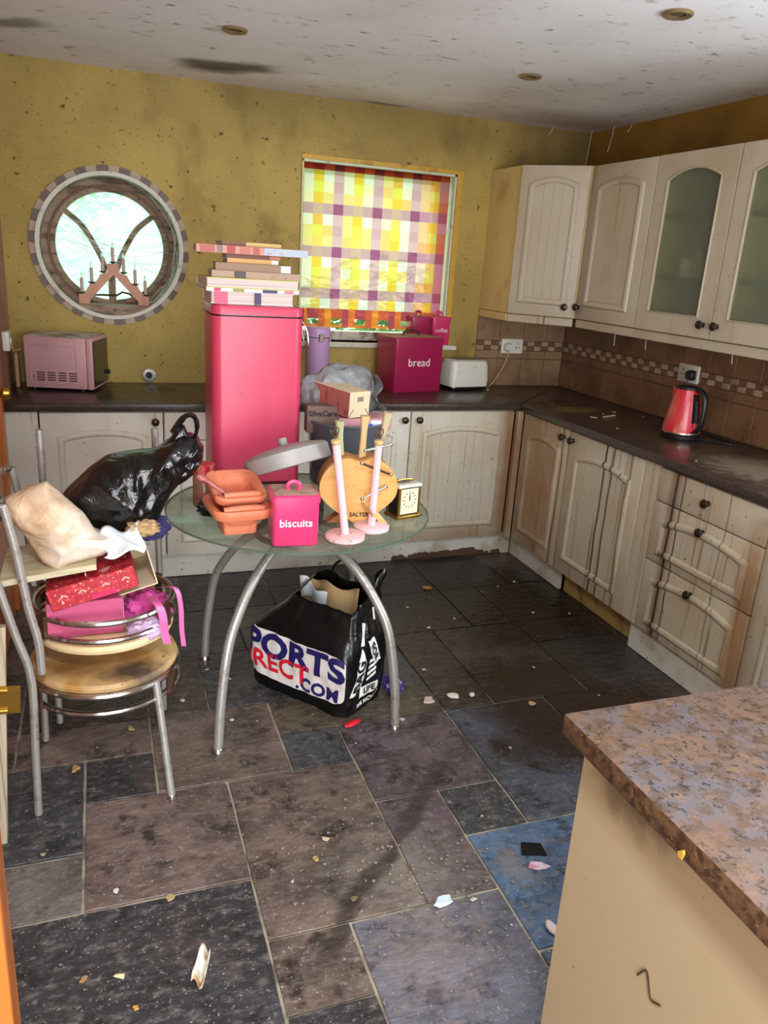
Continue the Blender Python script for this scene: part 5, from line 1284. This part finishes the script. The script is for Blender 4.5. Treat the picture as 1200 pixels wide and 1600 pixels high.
# black bin bag with knotted handles leaning on the chair tubes
t = thing('bin_bag', 'glossy black polythene bag with loop handles heaped on the chairs', 'bag', (0, 0, 0))
m = MB(); pillow(m, [(-2.912, .885), (-2.87, .935), (-2.825, .975), (-2.775, 1.005), (-2.70, 1.018), (-2.625, 1.03), (-2.56, 1.075), (-2.515, 1.06), (-2.512, 1.02), (-2.545, .955), (-2.60, .885), (-2.635, .815), (-2.675, .757), (-2.74, .748), (-2.80, .745), (-2.85, .80)], -1.985, .10, 8, .026, nr=18, sub=5, fr=6)
m.obj('sack', m_bbag, t, smooth=55)
m = MB(); pillow(m, [(-2.635, .995), (-2.60, 1.03), (-2.555, 1.055), (-2.515, 1.055), (-2.498, 1.03), (-2.505, .985), (-2.535, .945), (-2.585, .915), (-2.62, .93)], -2.005, .05, 15, .02, nr=14, sub=5, fr=11); m.obj('knotted_neck', m_bbag, t, smooth=55)
m = MB(); pillow(m, [(-2.635, 1.005), (-2.60, 1.055), (-2.575, 1.095), (-2.555, 1.10), (-2.545, 1.065), (-2.55, 1.03), (-2.58, 1.0)], -1.995, .022, 17, .008, nr=10, sub=4, fr=11); m.obj('neck_flap', m_bbag, t, smooth=55)
MB().tube(spline([(-2.59, -1.995, 1.075), (-2.560, -1.995, 1.118), (-2.538, -1.995, 1.130), (-2.522, -1.995, 1.118), (-2.518, -1.995, 1.085), (-2.532, -1.995, 1.035)], 5), [.020] * 6 + [.016] * 14 + [.012] * 6, 8, flat=.5).obj('handle', m_bbag, t)
# leaning pale leaf with brass hinge at the left edge
t = thing('pale_leaf', 'pale limed oak leaf with brass hinge leaning at the far left', 'wooden leaf', (-3.135, -2.36, .003), (0, radians(4), 0))
MB().box((-.03, -.012, 0), (.045, .012, .66), .002, 1).obj('leaf', m_pale_oak, t, smooth=0)
MB().box((.018, -.016, .415), (.080, -.0125, .495)).obj('hinge_plate', m_gold, t, smooth=0)
for z in (.425, .485): MB().tube([(.0, -.018, z), (.05, -.018, z)], .007, 10).obj('hinge_knuckle', m_gold, t)

# ------------------------------------------------------------------ printed carrier bag under the table
P0, P1, P2, P3 = Vector((-2.285, -1.650, 0)), Vector((-2.003, -2.015, 0)), Vector((-1.800, -1.868, 0)), Vector((-2.084, -1.500, 0))
BCX = (P0 + P1 + P2 + P3) / 4
ex = (P1 - P0).normalized(); ey = (P3 - P0).normalized()
LX, LY = (P1 - P0).length, (P3 - P0).length
def bag_pt(s, z, off=0):
    """s runs round the bag: 0..1 front, 1..2 right side, 2..3 back, 3..4 left side"""
    s = s % 4; hx, hy, r = LX / 2, LY / 2, .045
    k = int(s); f = s - k
    # rounded corner box outline
    cor = [(-hx, -hy), (hx, -hy), (hx, hy), (-hx, hy)]
    a, b = Vector(cor[k]), Vector(cor[(k + 1) % 4])
    p = a.lerp(b, f)
    q = Vector((max(-hx + r, min(hx - r, p.x)), max(-hy + r, min(hy - r, p.y))))
    d = p - q
    n_ = d.normalized() if d.length > 1e-6 else Vector((0, -1))
    p = q + n_ * min(d.length, r) if d.length > 1e-6 else p
    zz = z
    bulge = 1 + .05 * sin(pi * min(1, z / .30))
    t_ = max(0, (z - .235) / .125)
    shrink = 1 - .30 * t_ ** 1.1
    p = Vector((p.x * bulge * (1 - (.62 if p.x < 0 else .20) * t_ ** 1.1), p.y * bulge * shrink + .03 * t_))
    p += n_ * off
    w = p.x * ex + p.y * ey + BCX
    rim = .10 * (.5 + .5 * (p.y / hy)) * max(0, (z - .2) / .2) + .02 * max(0, (z - .2) / .2) * noise.noise(Vector((s * 2.3, 0, 5)))
    cr = .010 * noise.noise(Vector((s * 4.0, z * 14, 2))) + .006 * noise.noise(Vector((s * 11, z * 20, 7)))
    w += (n_.x * ex + n_.y * ey) * cr
    return Vector((w.x, w.y, zz + rim + .0012))
t = thing('carrier_bag', 'black printed sports carrier bag on the floor under the glass table', 'bag', (0, 0, 0))
m = MB(); NS = 96
levels = [.0, .01, .03, .06, .09, .12, .15, .18, .21, .24, .27, .29, .31, .33, .345, .36]
R = [[bag_pt(4 * j / NS, z) for j in range(NS)] for z in levels]
R += [[bag_pt(4 * j / NS, z, -.006) for j in range(NS)] for z in (.36, .345, .31, .27)]
m.rings(R, cap0=True, cap1=False); m.obj('sack', m_black, t, smooth=60)
def bag_map(s0, zc, sw, off):
    return lambda u, v: bag_pt(s0 + u / sw, zc + v, off)
# white rounded panel on the front
m = MB(); wl, zl, zh = 28, .052, .242
def panel_pt(u, v):
    s = -.10 + 1.07 * u; z = zl + (zh - zl) * v
    # rounded corners: pull the ends in near the top and bottom
    e = min(v, 1 - v); c_ = .16
    pull = (1 - sqrt(max(0, 1 - (1 - min(1, e / c_)) ** 2))) * .085
    s = max(-.10 + pull, min(.97 - pull, s))
    return bag_pt(s, z, .0022)
m.grid(panel_pt, 64, 30); me = m.mesh('white_panel', m_lab, 60); link('white_panel', me, t)
SW = LX
text_on('lettering', 'SPORTS', .130, m_navy, t, bag_map(.400, .186, SW, .0066), bold=.005, spacing=1.02, cuts=2, sx=1.14)
text_on('lettering', 'DIRECT', .104, m_redp, t, bag_map(.235, .117, SW, .0066), bold=.0025, spacing=1.05, cuts=2, sx=1.0)
text_on('lettering', '.COM', .070, m_navy, t, bag_map(.715, .082, SW, .0066), bold=.0026, spacing=1.08, cuts=2, sx=1.0)
# printed triangle of white ribbons on the bag's side, black letters
SY = LY
def side_patch(name, quadpts, mat, off):
    m = MB(); a, b, c, d = [Vector((p[0], p[1])) for p in quadpts]
    def f(u, v):
        q = (a.lerp(b, u)).lerp(d.lerp(c, u), v); return bag_pt(1.5 + q.x / SY, q.y, off)
    m.grid(f, 6, 8); return link(name, m.mesh(name, mat, 60), t)
side_patch('ribbon_print', [(-.110, .085), (-.040, .10), (-.026, .205), (-.055, .255)], m_wtext, .0024)
side_patch('ribbon_print', [(-.012, .26), (.030, .26), (.070, .175), (.030, .170)], m_wtext, .0024)
side_patch('ribbon_print', [(-.055, .06), (.055, .06), (.045, .10), (-.040, .10)], m_wtext, .0024)
def rot2(cx, cz, ang):
    c_, s_ = cos(ang), sin(ang)
    return lambda u, v: bag_pt(1.5 + (cx + u * c_ - v * s_) / SY, cz + u * s_ + v * c_, .0048)
text_on('lettering', 'BAG', .062, m_ink, t, rot2(-.062, .155, radians(78)), bold=.002, cuts=1)
text_on('lettering', 'FOR', .034, m_ink, t, rot2(.028, .215, radians(-62)), bold=.0014, cuts=1)
text_on('lettering', 'LIFE', .034, m_ink, t, rot2(.0, .080, 0), bold=.0014, cuts=1)
for k in range(4): side_patch('stripe_print', [(-.020 + .004 * k, .120 + .022 * k), (.030 + .004 * k, .135 + .018 * k), (.030 + .004 * k, .146 + .018 * k), (-.020 + .004 * k, .132 + .022 * k)], m_wtext, .0024)
text_on('lettering', '38% RECYCLED', .022, m_wtext, t, rot2(.0, .038, 0), bold=.0008, cuts=1)
side_patch('stripe_print', [(-.060, .262), (-.040, .258), (-.010, .305), (-.028, .312)], m_wtext, .0024)
side_patch('stripe_print', [(.045, .30), (.060, .295), (.064, .325), (.050, .33)], m_wtext, .0024)
for c0, lean in ((2.45, .06), (.55, -.03)):
    a = bag_pt(c0 - .25, .34, -.004); b_ = bag_pt(c0 + .25, .34, -.004); mid = (a + b_) / 2
    if c0 > 1: MB().tube(spline([a, a.lerp(mid, .35) + Vector((0, 0, .075)), mid + Vector((.02, .02, .095)), b_.lerp(mid, .35) + Vector((.0, 0, .07)), b_], 5), .011, 8, flat=.4).obj('handle', m_black, t)
MB().tube(spline([bag_pt(2.05, .33, 0), bag_pt(2.05, .36, .004) + Vector((0, 0, .035)), bag_pt(2.0, .36, .02) + Vector((.01, 0, .055)), bag_pt(1.85, .36, .012) + Vector((0, 0, .02)), bag_pt(1.9, .33, .006)], 5), .016, 8, flat=.5).obj('handle', m_black, t)
# what shows inside the bag
t2 = thing('cardboard_box', 'brown box with torn paper inside the printed carrier bag', 'box', (BCX.x, BCX.y, .0025), atan2(ex.y, ex.x))
MB().box((-LX * .36, -LY * .30, 0), (LX * .36, LY * .30, .285), .003, 1).obj('board', m_tan, t2, smooth=0)
m = MB(); m.grid(lambda u, v: Vector((-.12 + .25 * u, .045 + .014 * sin(u * 9) + .02 * v, .286 + .13 * v + .012 * sin(u * 11 + v * 3))), 16, 8); sh = link('torn_flap', m.mesh('torn_flap', m_tan, 60), t2); sh.modifiers.new('s', 'SOLIDIFY').thickness = .0015
o = MB().box((-.075, -.012, 0), (.075, .012, .018), .002, 1).obj('blue_book', MAT('blue_cover', (64, 64, 150), .4), None, BCX - ey * .052 - ex * .03 + Vector((0, 0, .2885)), atan2(ex.y, ex.x), smooth=0); tag(o, 'blue book edge showing inside the printed carrier bag', 'book')
m = MB(); m.grid(lambda u, v: Vector((.15 * u - .01 * v, .012 * sin(u * 7), .09 * v * (1 - .5 * u) + .01 * sin(u * 9))), 12, 8)
o = link('torn_paper', m.mesh('torn_paper', m_paper, 60), None, BCX + ey * .043 - ex * .125 + Vector((0, 0, .33)), atan2(ex.y, ex.x)); o.modifiers.new('s', 'SOLIDIFY').thickness = .0012
tag(o, 'torn white paper sticking up inside the printed carrier bag', 'paper')
m = MB(); blob(m, (0, 0, 0), .034, .014, .007, 61, .25, 24, 12, 9); tag(m.obj('red_wrapper', m_redp, None, (-1.985, -2.050, .009), radians(20)), 'red and white wrapper on the floor at the corner of the carrier bag', 'wrapper')
m = MB(); blob(m, (0, 0, 0), .022, .045, .04, 63, .25, 26, 14, 8); tag(m.obj('purple_scrap', MAT('purple_polythene', (70, 60, 130), .25, coord='O', layers=[(60, .55, .65, (200, 200, 220), .8, 3)]), None, (-1.772, -1.885, .042), radians(40)), 'purple and white polythene scrap beside the carrier bag', 'scrap')

# ------------------------------------------------------------------ litter on the floor
FL = .0012
crumb('foam_chunk', 'pale blue-white foam chunk lying in the middle of the near floor', 'foam', (-1.997, -2.900, FL), .034, (206, 222, 232), 21, flat=.35)
# curled paper scrap in the foreground
m = MB(); m.grid(lambda u, v: Vector((.034 * (u - .5) * (1 - .5 * abs(v - .4)), .10 * (v - .5) + .012 * sin(u * 5), .012 + .012 * cos(u * 6) + .006 * sin(v * 9 + u * 4))), 8, 14)
m_scr = MAT('torn_scrap', (226, 222, 210), .7, coord='O', layers=[(30, .5, .65, (196, 150, 96), .8), blot(0, -.04, .01, .03, .02, .03, (190, 130, 70), .9, .6, .4, 30)])
o = link('paper_scrap', m.mesh('paper_scrap', m_scr, 60), None, (-2.628, -2.935, FL + .004), radians(-20)); o.modifiers.new('s', 'SOLIDIFY').thickness = .001
tag(o, 'curled white and tan paper scrap on the black foreground slate', 'paper')
crumb('plaster_chip', 'flat cream chip on the black slate, left of the curled paper', 'chip', (-2.807, -2.895, FL), .015, (222, 206, 160), 22, flat=.15)
crumb('crumb', 'brown crumb on the black slate, leftmost of the bits there', 'crumb', (-2.887, -2.882, FL), .012, (160, 120, 76), 23)
crumb('orange_crumb', 'small orange crumb on the black foreground slate', 'crumb', (-2.777, -2.987, FL), .009, (196, 140, 60), 24)
crumb('dead_leaf', 'crumpled tan leaf under the chair, beside its near left leg', 'leaf', (-2.919, -2.075, FL), .022, (170, 128, 80), 25)
crumb('pale_flake', 'tan flake on the brown slate under the front of the chair', 'flake', (-2.744, -1.887, FL), .018, (186, 156, 116), 26)
crumb('yellow_leaf', 'small yellow-brown leaf on the dark floor below the corner cupboard', 'leaf', (-1.238, -.953, FL), .028, (176, 122, 52), 27)
crumb('tan_leaf', 'flat tan leaf on the wet dark floor left of the peninsula corner', 'leaf', (-1.263, -2.081, FL), .024, (176, 150, 100), 28, flat=.15)
crumb('paint_curl', 'curled grey paint flake, left of the three by the right table leg', 'flake', (-1.655, -1.972, FL), .034, (190, 172, 156), 29)
crumb('paint_curl', 'curled white paint flake, middle of the three by the right table leg', 'flake', (-1.544, -1.965, FL), .030, (226, 214, 200), 30)
crumb('paint_curl', 'curled white paint flake, right of the three by the right table leg', 'flake', (-1.468, -1.969, FL), .020, (226, 218, 206), 31)
crumb('bone_chip', 'pale twisted chip on the big brown slate, upper one', 'chip', (-2.236, -2.589, FL), .014, (206, 186, 156), 32)
crumb('tan_chip', 'tan sliver on the big brown slate, lower one', 'chip', (-2.282, -2.657, FL), .012, (176, 146, 96), 33)
crumb('pink_chip', 'pale pinkish chip on the blue slate at the foot of the peninsula', 'chip', (-1.759, -3.052, FL), .028, (216, 196, 194), 34, flat=.2)
crumb('tan_sliver', 'tan sliver on the joint above the black foreground slate', 'chip', (-2.679, -2.690, FL), .014, (166, 140, 100), 35)
m = MB(); m.prism([(-.03, -.03), (.045, -.02), (.03, .028), (-.028, .022)], 0, .0015, 'z'); tag(m.obj('black_film', m_black, None, (-1.668, -2.785, FL), radians(-25), smooth=0), 'scrap of black film on the blue slate', 'film')
m = MB(); m.prism([(-.03, -.012), (-.005, -.018), (.02, -.012), (.036, 0), (.01, .014), (-.02, .016)], 0, .001, 'z'); tag(m.obj('torn_sticker', MAT('torn_sticker', (214, 196, 206), .6, coord='O', layers=[(40, .5, .6, (206, 110, 140), .8, 3)]), None, (-1.682, -2.850, FL), radians(-20), smooth=0), 'torn white and pink sticker on the blue slate', 'sticker')
rn = random.Random(77)
for k in range(70):
    while True:
        x, y = rn.uniform(-3.0, -.65), rn.uniform(-3.1, -.75)
        if x < -1.95 and y > -1.5 and rn.random() < .8: continue
        if -2.3 < x < -1.78 and -2.05 < y < -1.48: continue
        if any((x - fx) ** 2 + (y - fy) ** 2 < .0025 for fx, fy in feet): continue
        if x > -2.0 and y < -3.3: continue
        break
    crumb('paint_flake', 'small pale paint flake scattered on the slate floor', 'flake', (x, y, FL), rn.choice([.004, .005, .007, .009, .012]), rn.choice([(196, 186, 168), (170, 150, 120), (120, 96, 70), (206, 200, 190), (90, 78, 66)]), 100 + k, flat=.3, group='flakes on the floor')
rn = random.Random(5); m = MB()
for k in range(340):
    a = rn.gauss(0, .14); b_ = rn.gauss(0, .12); r = rn.choice([.001, .0012, .0015, .002, .003, .0045, .006])
    m.lathe([(r * .8, 0), (r, r * .4), (r * .4, r * .8)], 5, c=(-2.05 + a, -2.78 + b_ - a * .3, FL))
tag(m.obj('grit', m_flake, None, smooth=0, color=(124, 116, 106)), 'scatter of grey grit on the near grey slates', 'grit', kind='stuff')
